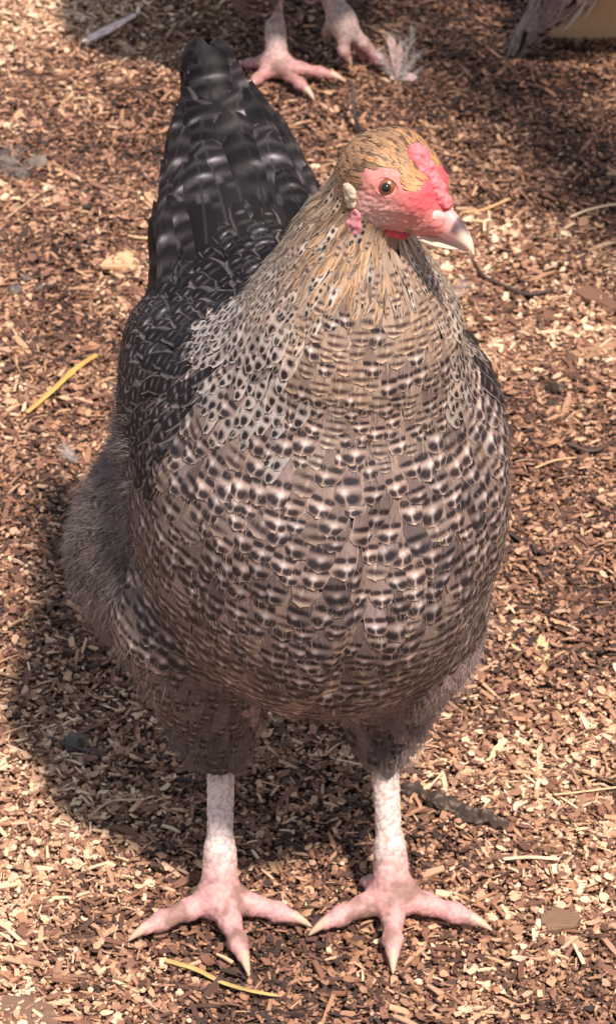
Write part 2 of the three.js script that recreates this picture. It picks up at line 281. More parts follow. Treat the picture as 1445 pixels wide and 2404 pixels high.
// face colours: bare skin anchors on the head (both sides), in head axes
const faceSkin = [];                                          // [f, u, s, radius, colour]
function march(F, px, py) { const d = rayDir(px, py).normalize(), p = CAM.clone(); for (let i = 0; i < 200; i++) { const v = F(p.x, p.y, p.z); if (v < 0.00015) return p; p.addScaledVector(d, v * 0.8); } return null; }
const toHead = (p) => { const q = p.clone().sub(hC); return [q.dot(hF), q.dot(hU), q.dot(hR)]; };
const skin = { pink: [0.70, 0.27, 0.235], pale: [0.72, 0.40, 0.35], red: [0.70, 0.07, 0.095], hot: [0.74, 0.12, 0.13], mauve: [0.62, 0.38, 0.36] };
for (const [px, py, rad, c] of [[905, 440, 0.0085, 'pink'], [870, 440, 0.006, 'pink'], [850, 480, 0.007, 'pale'], [870, 520, 0.008, 'mauve'], [905, 500, 0.009, 'pale'], [950, 500, 0.008, 'pink'], [960, 480, 0.006, 'hot'], [985, 470, 0.0065, 'red'], [1005, 440, 0.006, 'hot'], [1010, 490, 0.007, 'hot'], [1035, 470, 0.006, 'hot'],
  [960, 520, 0.006, 'pink'], [920, 535, 0.006, 'pink'], [860, 415, 0.004, 'pink'], [850, 545, 0.005, 'mauve'], [1000, 515, 0.006, 'pink']]) {
  const p = march(torso, px, py); if (p) { const [f, u, s] = toHead(p); faceSkin.push([f, u, Math.abs(s), rad, skin[c]]); }
}
function faceAt(x, y, z) {                                     // [amount of bare skin, colour]
  const [f, u, s0] = toHead(V(x, y, z)), s = Math.abs(s0); let w = 0, c = [0, 0, 0], best = 0;
  for (const [a, b, d, r, col] of faceSkin) { const q = Math.hypot(f - a, u - b, s - d) / r, k = Math.exp(-q * q * 1.6); w += k; c = [c[0] + k * col[0], c[1] + k * col[1], c[2] + k * col[2]]; best = Math.max(best, 1 - q); }
  if (f > 0.019) { best = Math.max(best, 0.4); }
  return [sstep(-0.05, 0.12, best), w > 1e-6 ? c.map((v) => v / w) : skin.hot];
}
const plume = [0.055, 0.042, 0.036];
const bodyMat = std({ vertexColors: true, roughness: 0.62 });
function bodyGeometry(legSet, coarse) {
  const ball = (x, y, z) => Math.hypot(x - hC.x, y - hC.y, z - hC.z);
  const g1 = paint(nets((x, y, z) => Math.max(torso(x, y, z), 0.029 - ball(x, y, z)), V(-0.16, 0.06, -0.24), V(0.16, 0.49, 0.15), coarse ? 0.006 : 0.004), (x, y, z) => (y > 0.27 && x * sy + z * cy < -0.06 ? [0.013, 0.011, 0.012] : plume));
  const g2 = nets((x, y, z) => Math.max(torso(x, y, z), ball(x, y, z) - 0.034), hC.clone().subScalar(0.038), hC.clone().addScalar(0.038), coarse ? 0.003 : 0.00085);
  if (!coarse) { const p = g2.attributes.position, n = g2.attributes.normal; for (let i = 0; i < p.count; i++) { const x = p.getX(i), y = p.getY(i), z = p.getZ(i), [k] = faceAt(x, y, z), [a, b] = worley(x * 700, y * 700, z * 700), e = k * (0.0013 * (fbm(x * 330, y * 330, z * 330) - 0.5) + 0.00045 * sstep(0, 0.35, b - a)); p.setXYZ(i, x + n.getX(i) * e, y + n.getY(i) * e, z + n.getZ(i) * e); } g2.computeVertexNormals(); }
  paint(g2, (x, y, z) => { const [k, c] = faceAt(x, y, z), m = 0.8 + 0.4 * fbm(x * 420, y * 420, z * 420); return mixc([0.26, 0.19, 0.12], [c[0] * m, c[1] * m, c[2] * m], k); });
  return mergeGeometries([g1, g2, ...legSet.map((l) => legGeo(l, l.s ?? 1))]);
}
const hen = new THREE.Group(); hen.name = numbered('hen'); scene.add(hen);
tag(hen, 'speckled grey brown hen standing in front with red face and black tail', 'hen');
mesh('body', bodyGeometry(legs), bodyMat, hen);
//CUT2
// ---------------------------------------------------------------- plumage
const warm = [1.04, 0.97, 1.02];
const barbs = (t, v) => 0.82 + 0.36 * noise((v * 46 - Math.abs(t) * 7) * 1.0, t > 0 ? 3 : 9, Math.abs(t) * 2.5);
const g2d = (a, b) => Math.exp(-(a * a + b * b));
const atlasCell = [
  (t, v) => {                                                  // breast: dark lobes each side of a pale shaft, tan rim
    let c = [0.235, 0.182, 0.155];
    c = mixc(c, [0.50, 0.405, 0.33], g2d(t / 0.85, (v - 0.72) / 0.055));
    c = mixc(c, [0.026, 0.017, 0.019], clamp(1.7 * Math.max(g2d((Math.abs(t) - 0.40) / 0.40, (v - 0.85) / 0.075), g2d((Math.abs(t) - 0.42) / 0.45, (v - 0.60) / 0.055))));
    c = mixc(c, [0.54, 0.415, 0.31], Math.max(sstep(0.80, 1.0, Math.abs(t)) * 0.6, sstep(0.935, 0.97, v) * 0.85));
    c = mixc(c, [0.5, 0.42, 0.34], g2d(t / 0.07, 0) * 0.5 * sstep(0.45, 0.8, v)); return mixc(c, [0.86, 0.80, 0.73], 0.6 * g2d(t / 0.26, (v - 0.765) / 0.045));
  },
  (t, v) => {                                                  // greyer breast feather
    let c = [0.15, 0.117, 0.105];
    c = mixc(c, [0.30, 0.24, 0.20], g2d(t / 0.6, (v - 0.72) / 0.05));
    c = mixc(c, [0.021, 0.015, 0.017], clamp(1.6 * Math.max(g2d((Math.abs(t) - 0.35) / 0.46, (v - 0.855) / 0.075), g2d(t / 0.8, (v - 0.61) / 0.055))));
    c = mixc(c, [0.44, 0.34, 0.265], Math.max(sstep(0.86, 1, Math.abs(t)) * 0.5, sstep(0.94, 0.975, v) * 0.75));
    return mixc(c, [0.74, 0.68, 0.63], 0.5 * g2d(t / 0.2, (v - 0.77) / 0.04));
  },
  (t, v) => {                                                  // upper breast: tan with a brown cross bar
    let c = [0.37, 0.295, 0.225];
    c = mixc(c, [0.075, 0.045, 0.040], clamp(1.3 * Math.max(g2d(t / 0.95, (v - 0.83) / 0.058), 0.9 * g2d(t / 0.9, (v - 0.62) / 0.05))));
    c = mixc(c, [0.56, 0.44, 0.31], sstep(0.89, 0.95, v)); return mixc(c, [0.7, 0.6, 0.48], 0.5 * g2d(t / 0.13, (v - 0.73) / 0.07));
  },
  (t, v) => {                                                  // hackle: cream with black spots along the shaft
    let c = mixc([0.68, 0.615, 0.53], [0.46, 0.39, 0.31], 0.6 * sstep(0.6, 0.2, v));
    const s = Math.max(1.35 * g2d(t / 0.62, (v - 0.85) / 0.095), g2d(t / 0.6, (v - 0.58) / 0.08), g2d(t / 0.4, (v - 0.36) / 0.06));
    return mixc(c, [0.022, 0.014, 0.014], clamp(1.5 * s - 0.15));
  },
  (t, v) => {                                                  // golden throat and brow
    let c = mixc([0.36, 0.275, 0.195], [0.49, 0.40, 0.305], Math.abs(t)); return mixc(c, [0.10, 0.065, 0.045], 0.85 * g2d(t / 0.34, (v - 0.80) / 0.14));
  },
  (t, v) => {                                                  // tail: black with smoky grey bars
    let c = [0.012, 0.010, 0.0115];
    const w = 0.012 * Math.cos(t * 5);
    c = mixc(c, [0.10, 0.092, 0.094], Math.max(0.9 * g2d((t - 0.1) / 0.5, (v - 0.72 + w) / 0.045), 0.45 * g2d((t + 0.1) / 0.7, (v - 0.88 - w) / 0.03), 0.5 * g2d(t / 0.7, (v - 0.55) / 0.04)));
    c = mixc(c, [0.13, 0.12, 0.12], 0.55 * sstep(0.56, 0.8, noise(t * 2.3 + 5, v * 10, 2)) * sstep(0.35, 0.5, v)); c = mixc(c, [0.035, 0.032, 0.033], g2d(t / 0.05, 0));
    return mixc(c, [0.46, 0.44, 0.43], 0.7 * g2d((t - 0.15) / 0.2, (v - 0.73) / 0.022));
  },
  (t, v) => {                                                  // back and wing: black, thin pale edging and bars
    let c = [0.013, 0.010, 0.0112];
    c = mixc(c, [0.19, 0.165, 0.15], 0.85 * sstep(0.55, 0.85, Math.abs(t)) * sstep(1, 0.9, Math.abs(t)) * sstep(0.4, 0.6, v));
    return mixc(c, [0.24, 0.22, 0.21], 0.75 * g2d(t / 0.3, (v - 0.80) / 0.025) + 0.25 * g2d(t / 0.5, (v - 0.62) / 0.03));
  },
  (t, v) => mixc([0.12, 0.095, 0.088], [0.24, 0.195, 0.178], 0.5 + 0.28 * Math.sin(v * 26 + 1.5 * Math.cos(t * 3))),   // soft grey brown
];
const atlas = dataTex(1024, 256, (u, v) => { const k = Math.min(7, Math.floor(u * 8)), t = (u * 8 - k) * 2.1 - 1.05, c = atlasCell[k](clamp(t, -1, 1), v), b = barbs(t, v); return [c[0] * b * warm[0], c[1] * b * warm[1], c[2] * b * warm[2]]; });
const featherMat = std({ map: atlas, vertexColors: true, roughness: 0.6, side: THREE.DoubleSide });
const glossMat = new THREE.MeshPhysicalMaterial({ map: atlas, vertexColors: true, roughness: 0.6, specularIntensity: 0.32, side: THREE.DoubleSide });

const downMat = std({ vertexColors: true, roughness: 0.8, side: THREE.DoubleSide });
class Feathers {                                               // collects feather surfaces
  constructor() { this.p = []; this.u = []; this.c = []; this.i = []; this.g = []; }
  add(F, p0, dir, side, L, W, o, r) {
    const nv = o.nv ?? 6, nt = o.nt ?? 4, vs = 0.78 + 0.5 * r(), us = (r() - 0.5) * 0.65, base = this.p.length / 3, lift0 = o.lift0 ?? 0.0004, lift1 = o.lift1 ?? 0.0022, bend = (r() - 0.5) * 0.25, rag = o.rag ?? 0.1;
    for (let i = 0; i <= nv; i++) {
      const s = 1 - Math.pow(1 - i / nv, 1.5), prof = s < 0.6 ? 0.5 + 0.5 * Math.sin(s / 0.6 * 1.5708) : Math.sqrt(Math.max(0, 1 - Math.pow((s - 0.6) / 0.4, o.point ?? 2.4))) * (1 - (o.end ?? 0.22)) + (o.end ?? 0.22);
      for (let j = 0; j <= nt; j++) {
        const t = j / nt * 2 - 1, rg = Math.abs(t) > 0.9 ? 1 - rag * r() * 2 : 1, w = t * W * 0.5 * prof * rg, sl = L * (s - (i === nv ? (o.round ?? 0.05) * t * t + rag * 0.22 * r() : 0));
        const q = p0.clone().addScaledVector(dir, sl).addScaledVector(side, w + bend * L * s * s);
        if (F) for (let k = 0; k < 2; k++) { const d = F(q.x, q.y, q.z); const g = grad(F, q, 0.0015); q.addScaledVector(g, -d); if (k) q.addScaledVector(g, lift0 + lift1 * s + (o.camber ?? 0.0007) * (1 - t * t) * (W / 0.012) * (0.35 + 0.65 * s) + (o.flare ?? 0) * s * s); }
        { const g = F ? grad(F, q, 0.003) : V(), b = o.soft ?? 0.7; this.g.push(g.x * b, g.y * b, g.z * b); }
        this.p.push(q.x, q.y, q.z); this.u.push((o.cell + 0.5 + clamp(t + (1 - t * t) * us, -1, 1) * 0.476) / 8, clamp(1 - (1 - s) * (o.cell < 3 ? vs : o.cell === 5 ? 0.6 + (vs - 0.78) * 1.6 : 1), 0.01, 0.99)); this.c.push(...o.tint);
      }
    }
    for (let i = 0; i < nv; i++) for (let j = 0; j < nt; j++) { const a = base + i * (nt + 1) + j, b = a + nt + 1; this.i.push(a, a + 1, b, a + 1, b + 1, b); }
  }
  geo() { const g = new THREE.BufferGeometry(); g.setAttribute('position', new THREE.Float32BufferAttribute(this.p, 3)); g.setAttribute('uv', new THREE.Float32BufferAttribute(this.u, 2)); g.setAttribute('color', new THREE.Float32BufferAttribute(this.c, 3)); g.setIndex(this.i); g.computeVertexNormals();
    const n = g.attributes.normal, a = V(), b = V(); for (let i = 0; i < n.count; i++) { a.fromBufferAttribute(n, i); b.set(this.g[3 * i], this.g[3 * i + 1], this.g[3 * i + 2]); const l = b.length(); if (l < 1e-6) continue; a.multiplyScalar((1 - l) * (a.dot(b) < 0 ? -1 : 1)).add(b).normalize(); n.setXYZ(i, a.x, a.y, a.z); }
    return g; }
}
class Down {                                                   // collects fine curved strands
  constructor() { this.p = []; this.c = []; this.i = []; }
  add(p, d0, d1, L, w, c, r) {
    const n = 3, base = this.p.length / 3, s = V().crossVectors(d0, V(r() - 0.5, r() - 0.5, r() - 0.5)).normalize(), q = p.clone();
    for (let i = 0; i <= n; i++) { const k = w * (1 - 0.8 * i / n), t = 0.8 + 0.35 * i / n; this.p.push(q.x - s.x * k, q.y - s.y * k, q.z - s.z * k, q.x + s.x * k, q.y + s.y * k, q.z + s.z * k); this.c.push(c[0] * t, c[1] * t, c[2] * t, c[0] * t, c[1] * t, c[2] * t); q.addScaledVector(d0, L / n * (1 - i / n)).addScaledVector(d1, L / n * (0.2 + i / n)); }
    for (let i = 0; i < n; i++) { const a = base + 2 * i; this.i.push(a, a + 1, a + 2, a + 1, a + 3, a + 2); }
  }
  geo() { const g = new THREE.BufferGeometry(); g.setAttribute('position', new THREE.Float32BufferAttribute(this.p, 3)); g.setAttribute('color', new THREE.Float32BufferAttribute(this.c, 3)); g.setIndex(this.i); g.computeVertexNormals(); return g; }
}
const toBody = (p) => V(p.x * cy - p.z * sy, p.y, p.x * sy + p.z * cy);
// what grows where
function region(p, n, h) {                                     // h: a little noise that frays the borders
  const q = toBody(p), dh = p.distanceTo(hC), e = h * 0.016;
  if (q.y < 0.086) return null;
  if (dh < 0.0245) return 'head';
  const tz = -0.088 + e - (q.y - 0.3) * 0.15;
  if (q.y > 0.285 && q.z < tz - 0.01 && n.y > -0.2) return 'tail';
  if (q.y > (q.z > 0.025 && q.x > -0.012 + e * 0.5 && q.x < 0.045 ? 0.386 : 0.366) + e * 0.6) return 'neck';
  if (q.z < -0.05 + e && q.y > 0.262) return q.z < -0.055 + e && Math.abs(q.x) < 0.05 ? 'back' : 'wing';
  if (q.y > 0.318 + e && q.z > 0.035 && q.x > -0.018 + e * 0.5 && q.x < 0.050) return 'bib';
  if (q.y > 0.318 + e * 0.8 && q.z > -0.026 + e && q.x > -0.05) return 'cape';
  if (q.y > 0.30 && q.z < 0) return 'back';
  if (Math.abs(q.x) > 0.045 && q.z < 0.014 + e && q.y > 0.268 + e * 0.5) return 'wing';
  if (q.y < 0.158 + e * 0.5 && (n.y < 0.1 || q.y < 0.12) && q.z < 0.052) return q.z < -0.035 || Math.abs(q.x) > 0.03 ? 'thigh' : 'belly';
  if (q.z < -0.022 + e && q.y < 0.275) return 'fluff';
  return 'breast';
}
const spacing = { head: 0.0018, neck: 0.0029, bib: 0.0066, cape: 0.0058, breast: 0.0088, wing: 0.0075, back: 0.0085, tail: 0.0140, thigh: 0.0065, belly: 0.008, fluff: 0.0085 };
const sizeOf = {                                               // length, width, options
  head: [0.0062, 0.0021, { nv: 3, lift1: 0.0007, lift0: 0.0003, camber: 0.0003, rag: 0.1, end: 0.1, nt: 2 }], neck: [0.0150, 0.0031, { nv: 5, lift1: 0.0013, rag: 0.08, point: 1.5, end: 0.06, camber: 0.0005 }], bib: [0.0175, 0.0108, { lift1: 0.0010, rag: 0.16, nt: 6, camber: 0.0004 }], cape: [0.021, 0.0072, { lift1: 0.0018, rag: 0.1, point: 1.6, end: 0.08, camber: 0.0006 }],
  breast: [0.0240, 0.0146, { lift1: 0.0013, camber: 0.0005, rag: 0.14, nt: 6 }], wing: [0.028, 0.0118, { lift1: 0.0022, rag: 0.12 }], back: [0.026, 0.0125, { lift1: 0.0022, rag: 0.15 }], tail: [0.056, 0.0270, { soft: 0.45, nv: 10, nt: 8, lift1: 0.0032, camber: 0.0013, rag: 0.02, point: 2, end: 0.12 }], thigh: [0.0155, 0.0090, { lift1: 0.0022, rag: 0.25, flare: 0.001 }], belly: [0.022, 0.0115, { rag: 0.25, lift1: 0.0025 }], fluff: [0.023, 0.0120, { rag: 0.3, flare: 0.001, lift1: 0.0012 }],
};
function flow(p, n, reg, r) {
  const q = toBody(p); let d;
  if (reg === 'tail') d = tF.clone().addScaledVector(bF, -0.1);
  else if (reg === 'head') d = hF.clone().multiplyScalar(-1).addScaledVector(hU, -0.25);
  else {
    d = p.clone().sub(HL(-0.004, -0.002, 0)).normalize();
    const bk = sstep(0.03, -0.07, q.z) * sstep(0.17, 0.27, q.y); d.addScaledVector(bF, -1.5 * bk); d.y += 0.35 * bk * sstep(-0.03, -0.1, q.z);
    if (reg === 'wing') d.addScaledVector(bU, -0.5).addScaledVector(bF, -0.2);
    d.y -= 0.7 * sstep(0.2, 0.13, q.y); if (reg === 'breast' || reg === 'bib') d.addScaledVector(V(0, -1, 0), 0.35);
  }
  d.addScaledVector(V(r() - 0.5, r() - 0.5, r() - 0.5), reg === 'fluff' || reg === 'thigh' ? 0.75 : reg === 'breast' ? 0.48 : 0.34);
  return d.addScaledVector(n, -d.dot(n)).normalize();
}
function look(reg, p, n, r) {                                  // [atlas cell, tint]
  const q = toBody(p), k = (reg === 'breast' ? 0.68 + 0.6 * r() : 0.8 + 0.4 * r()) * (0.85 + 0.3 * noise(p.x * 38, p.y * 38, p.z * 38)), w = 0.08 * (r() - 0.5), T = (a, b, c) => [a * k * (1 + w), b * k, c * k * (1 - w)];
  if (reg === 'head') { const [f, u, s] = toHead(p); const gold = sstep(-0.006, 0.006, f + (r() - 0.5) * 0.012) * sstep(0.0195, 0.012, u + (r() - 0.5) * 0.006); return r() < gold ? [4, T(1.45, 0.95, 0.52)] : [4, r() < 0.3 ? T(0.42, 0.31, 0.22) : T(0.92, 0.69, 0.46)]; }
  if (reg === 'neck') {
    const front = sstep(0.02, 0.05, q.z) * sstep(0.05, 0.015, Math.abs(q.x - 0.014)), up = sstep(0.385, 0.415, q.y + (r() - 0.5) * 0.03), throat = g2d((q.x - 0.006) / 0.015, (q.y - 0.395) / 0.018) * front;
    if (r() < throat * 0.8) return [4, T(1.2, 0.99, 0.74)];
    if (r() < up) return [r() < 0.25 ? 3 : 4, r() < 0.4 ? T(0.95, 0.86, 0.74) : T(0.62, 0.53, 0.44)];
    if (r() < front * 0.7) return r() < 0.35 ? [4, T(1.1, 1.03, 0.95)] : [2, T(1.1, 1.02, 0.95)];
    return r() < 0.85 ? [3, r() < 0.3 ? T(0.7, 0.66, 0.6) : T(1.0, 0.95, 0.88)] : [4, T(0.7, 0.7, 0.72)];
  }
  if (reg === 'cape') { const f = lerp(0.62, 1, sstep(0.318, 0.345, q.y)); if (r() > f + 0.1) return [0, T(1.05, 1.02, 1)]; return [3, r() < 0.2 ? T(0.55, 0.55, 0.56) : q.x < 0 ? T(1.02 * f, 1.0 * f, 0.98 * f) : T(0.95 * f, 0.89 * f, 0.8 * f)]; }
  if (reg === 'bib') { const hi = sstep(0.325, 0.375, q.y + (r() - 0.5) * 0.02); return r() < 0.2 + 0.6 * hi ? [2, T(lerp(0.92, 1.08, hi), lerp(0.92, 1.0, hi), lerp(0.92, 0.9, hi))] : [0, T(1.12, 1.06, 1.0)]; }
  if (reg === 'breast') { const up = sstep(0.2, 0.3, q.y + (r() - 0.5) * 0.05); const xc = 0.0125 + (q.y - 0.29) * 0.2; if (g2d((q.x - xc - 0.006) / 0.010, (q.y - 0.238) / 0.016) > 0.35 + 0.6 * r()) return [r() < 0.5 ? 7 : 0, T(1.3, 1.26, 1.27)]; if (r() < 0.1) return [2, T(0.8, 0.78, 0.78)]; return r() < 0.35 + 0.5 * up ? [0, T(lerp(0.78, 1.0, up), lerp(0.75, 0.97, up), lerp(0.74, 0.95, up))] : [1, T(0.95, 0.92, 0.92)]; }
  if (reg === 'tail') return [5, r() < 0.35 ? T(0.4, 0.4, 0.41) : T(1.05, 1.02, 1.03)];
  if (reg === 'back') return r() < 0.5 ? [5, r() < 0.5 ? T(0.4, 0.4, 0.4) : T(0.9, 0.93, 0.9)] : [6, T(0.6, 0.6, 0.6)];
  if (reg === 'wing') return r() < 0.8 ? [6, T(1, 1, 1)] : [5, T(1, 1, 1)];
  if (reg === 'belly' && Math.abs(q.x + 0.005) < 0.025 && r() < 0.6) return [7, T(2.0, 1.85, 1.7)];
  if (reg === 'belly') return r() < 0.5 ? [1, T(0.8, 0.78, 0.76)] : [7, T(0.9, 0.85, 0.8)];
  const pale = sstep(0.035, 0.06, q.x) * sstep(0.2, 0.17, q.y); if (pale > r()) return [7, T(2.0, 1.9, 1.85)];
  return r() < 0.5 ? [1, T(0.75, 0.7, 0.7)] : [7, T(0.85, 0.82, 0.82)];
}
function growFeathers(geo, seed, emit, thin = 1) {
  const r = rng(seed), p = geo.attributes.position, ix = geo.index, tri = ix.count / 3, cum = new Float32Array(tri); let area = 0;
  const A = V(), B = V(), C = V();
  for (let t = 0; t < tri; t++) { A.fromBufferAttribute(p, ix.getX(3 * t)); B.fromBufferAttribute(p, ix.getX(3 * t + 1)); C.fromBufferAttribute(p, ix.getX(3 * t + 2)); area += B.clone().sub(A).cross(C.clone().sub(A)).length() / 2; cum[t] = area; }
  const cell = 0.013, gridMap = new Map(), key = (x, y, z) => Math.floor(x / cell) * 73856093 ^ Math.floor(y / cell) * 19349663 ^ Math.floor(z / cell) * 83492791;
  const tries = Math.round(area * 1.5e6 / thin);
  for (let n = 0; n < tries; n++) {
    const a = r() * area; let lo = 0, hi = tri - 1; while (lo < hi) { const m = (lo + hi) >> 1; cum[m] < a ? lo = m + 1 : hi = m; }
    A.fromBufferAttribute(p, ix.getX(3 * lo)); B.fromBufferAttribute(p, ix.getX(3 * lo + 1)); C.fromBufferAttribute(p, ix.getX(3 * lo + 2));
    let u = r(), v = r(); if (u + v > 1) { u = 1 - u; v = 1 - v; }
    const q = A.clone().addScaledVector(B.clone().sub(A), u).addScaledVector(C.clone().sub(A), v);
    const nn = B.clone().sub(A).cross(C.clone().sub(A)).normalize(), hN = (noise(q.x * 90, q.y * 90, q.z * 90) - 0.5) * 2;
    const reg = region(q, nn, hN * 0.7 + (r() - 0.5) * 1.1); if (!reg) continue;
    const sp = spacing[reg] * thin * 0.92; let ok = true;
    for (let i = -1; i < 2 && ok; i++) for (let j = -1; j < 2 && ok; j++) for (let k = -1; k < 2 && ok; k++) for (const o of gridMap.get(key(q.x + i * cell, q.y + j * cell, q.z + k * cell)) ?? []) if (o[0].distanceTo(q) < Math.min(sp, o[1] * 1.25)) { ok = false; break; }
    if (!ok) continue;
    const kk = key(q.x, q.y, q.z); (gridMap.get(kk) ?? gridMap.set(kk, []).get(kk)).push([q, sp]);
    emit(q, nn, reg, r);
  }
}
const skinGeo = nets(torso, V(-0.16, 0.06, -0.24), V(0.16, 0.49, 0.15), 0.005);
const camDir = (p) => CAM.clone().sub(p).normalize();
const bins = {}, singles = [];
const partName = { head: 'head_plumage', neck: 'neck_plumage', cape: 'neck_plumage', bib: 'breast_plumage', breast: 'breast_plumage', wing: 'wing_plumage', back: 'back_plumage', tail: 'tail_plumage', thigh: 'leg_plumage', belly: 'belly_plumage', fluff: 'belly_plumage' };
const spots = [];
growFeathers(skinGeo, 17, (q, nn, reg, r) => {
  if (reg === 'head' && faceAt(q.x, q.y, q.z)[0] > 0.35) return;
  if (q.distanceTo(hC) < 0.036) { const [f, u] = toHead(q); if (f > 0.021 || (u < -0.007 && f > 0.009)) return; }
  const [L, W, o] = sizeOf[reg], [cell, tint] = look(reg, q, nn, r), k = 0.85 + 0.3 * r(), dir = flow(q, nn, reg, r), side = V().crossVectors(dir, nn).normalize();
  const f = { q, nn, reg, dir, side, L: L * k, W: W * k, o: { ...o, cell, tint }, seed: Math.floor(r() * 1e9) };
  if (reg === 'tail') f.L = Math.max(0.02, Math.min(f.L, (0.008 - q.clone().sub(tailB).dot(tF)) / 0.45));
  f.q = q.clone().addScaledVector(dir, -Math.min(L, f.L) * 0.55);
  f.see = nn.dot(camDir(q)); spots.push(f);
});
const single = { breast: 'breast_feather', bib: 'breast_feather', tail: 'tail_feather', wing: 'wing_feather' }, quota = { breast_feather: 290, tail_feather: 120, wing_feather: 150 };
spots.sort((a, b) => b.see * b.W - a.see * a.W);
for (const f of spots) {
  const name = single[f.reg], rr = rng(f.seed), M = f.reg === 'tail' || f.reg === 'wing' || f.reg === 'back' ? glossMat : featherMat;
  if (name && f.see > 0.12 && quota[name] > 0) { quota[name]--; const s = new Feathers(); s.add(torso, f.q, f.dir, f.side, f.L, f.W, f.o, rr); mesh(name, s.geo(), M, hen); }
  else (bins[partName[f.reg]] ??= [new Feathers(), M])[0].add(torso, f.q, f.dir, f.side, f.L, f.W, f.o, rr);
}
for (const [name, [b, M]] of Object.entries(bins)) mesh(name, b.geo(), M, hen).userData.kind = 'stuff';
{                                                              // down: soft strands of the flanks, thighs and feather edges
  const d = new Down(), r = rng(23);
  const per = { fluff: 44, thigh: 13, belly: 8, breast: 3, cape: 3, bib: 2, neck: 2, wing: 1, back: 1 };
  for (const f of spots) {
    const n = (per[f.reg] ?? 0) + (f.reg === 'thigh' && f.q.y < 0.118 ? 26 : 0), soft = f.reg === 'fluff' || f.reg === 'thigh' || f.reg === 'belly';
    for (let i = 0; i < n; i++) {
      const p = f.q.clone().addScaledVector(f.dir, f.L * (soft ? r() : 0.55 + 0.4 * r())).addScaledVector(f.side, f.W * (r() - 0.5)); const g = grad(torso, p, 0.0015), dd = torso(p.x, p.y, p.z); p.addScaledVector(g, 0.001 - dd + (soft ? 0.0015 : 0.001));
      const out = soft ? 0.4 + 0.7 * r() : 0.12 + 0.2 * r(), d0 = f.dir.clone().addScaledVector(g, out).addScaledVector(V(r() - 0.5, r() - 0.5, r() - 0.5), soft ? 1.5 : 0.5).normalize(), d1 = f.dir.clone().addScaledVector(V(0, -1, 0), 0.4).normalize();
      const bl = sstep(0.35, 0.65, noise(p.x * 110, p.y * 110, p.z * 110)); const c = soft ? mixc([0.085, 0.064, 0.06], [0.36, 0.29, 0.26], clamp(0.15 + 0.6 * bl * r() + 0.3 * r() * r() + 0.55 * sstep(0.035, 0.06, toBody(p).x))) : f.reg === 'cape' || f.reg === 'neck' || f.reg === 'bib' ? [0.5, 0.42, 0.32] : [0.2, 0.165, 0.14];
      d.add(p, d0, d1, soft ? 0.005 + 0.007 * r() : 0.003 + 0.004 * r(), soft ? 0.00012 : 0.00011, c, r);
    }
  }
  for (const f of spots) {                                     // loose barbs at the feather tips
    if (!['breast', 'bib', 'belly', 'wing'].includes(f.reg) || f.see < -0.1) continue;
    for (let i = 0; i < 9; i++) {
      const t = r() * 2 - 1, p = f.q.clone().addScaledVector(f.dir, f.L * (0.93 - 0.16 * t * t)).addScaledVector(f.side, f.W * 0.48 * t), g = grad(torso, p, 0.0015); p.addScaledVector(g, 0.0024 - torso(p.x, p.y, p.z));
      const d0 = f.dir.clone().addScaledVector(f.side, t * 0.9 + 0.3 * (r() - 0.5)).addScaledVector(g, 0.10 * r()).normalize(); d.add(p, d0, f.dir, 0.0016 + 0.0028 * r(), 0.00013, f.reg === 'wing' ? [0.2, 0.17, 0.15] : mixc([0.38, 0.29, 0.22], [0.16, 0.12, 0.10], r()), r);
    }
  }
  mesh('down', d.geo(), downMat, hen).userData.kind = 'stuff';
  console.log('feathers', spots.length, 'quota left', JSON.stringify(quota), 'down', d.p.length / 24);
}
//CUT3
// ---------------------------------------------------------------- face, beak, eyes, comb, claws
function onMid(px, py) { const d = rayDir(px, py), t = hC.clone().sub(CAM).dot(hR) / d.dot(hR); return CAM.clone().addScaledVector(d, t); }
function loft(top, bot, width, colour, n = 22, m = 14) {       // mandible between an upper and a lower outline on the head's middle plane
  const A = new THREE.CatmullRomCurve3(top), B = new THREE.CatmullRomCurve3(bot), pos = [], col = [], idx = [];
  for (let i = 0; i <= n; i++) {
    const s = i / n, a = A.getPoint(s), b = B.getPoint(s), c = a.clone().lerp(b, 0.5), h = a.clone().sub(b).multiplyScalar(0.5), k = s * (width.length - 1), w = lerp(width[Math.floor(k)], width[Math.min(width.length - 1, Math.floor(k) + 1)], k % 1);
    for (let j = 0; j < m; j++) { const q = j / m * 6.2832, x = Math.sin(q), y = Math.cos(q); const p = c.clone().addScaledVector(h, y).addScaledVector(hR, w * x * (y < 0 ? 1 : Math.sqrt(1 - 0.25 * y))); pos.push(p.x, p.y, p.z); col.push(...colour(s, y, x)); }
  }
  for (let i = 0; i < n; i++) for (let j = 0; j < m; j++) { const a = i * m + j, b = i * m + (j + 1) % m; idx.push(a, a + m, b, b, a + m, b + m); }
  const g = new THREE.BufferGeometry(); g.setAttribute('position', new THREE.Float32BufferAttribute(pos, 3)); g.setAttribute('color', new THREE.Float32BufferAttribute(col, 3)); g.setIndex(idx); g.computeVertexNormals(); return g;
}
const hornMat = std({ vertexColors: true, roughness: 0.38 }), horn = [0.82, 0.64, 0.50];
mesh('upper_beak', loft([onMid(1022, 484), onMid(1056, 493), onMid(1085, 526), onMid(1105, 564), onMid(1113, 598)], [onMid(1008, 535), onMid(1042, 556), onMid(1075, 570), onMid(1099, 584), onMid(1112, 599)], [0.0054, 0.0049, 0.0036, 0.0022, 0.0003],
  (s, y, x) => { const base = sstep(0.62, 0.36, s + 0.06 * y); let c = mixc(horn, [0.76, 0.38, 0.36], base); const d = sstep(0.36, 0.42, s) * sstep(0.78, 0.56, s + 0.15 * Math.abs(x)) * sstep(-0.15, 0.25, y); return mixc(c, [0.07, 0.045, 0.055], d * 0.95); }), hornMat, hen);
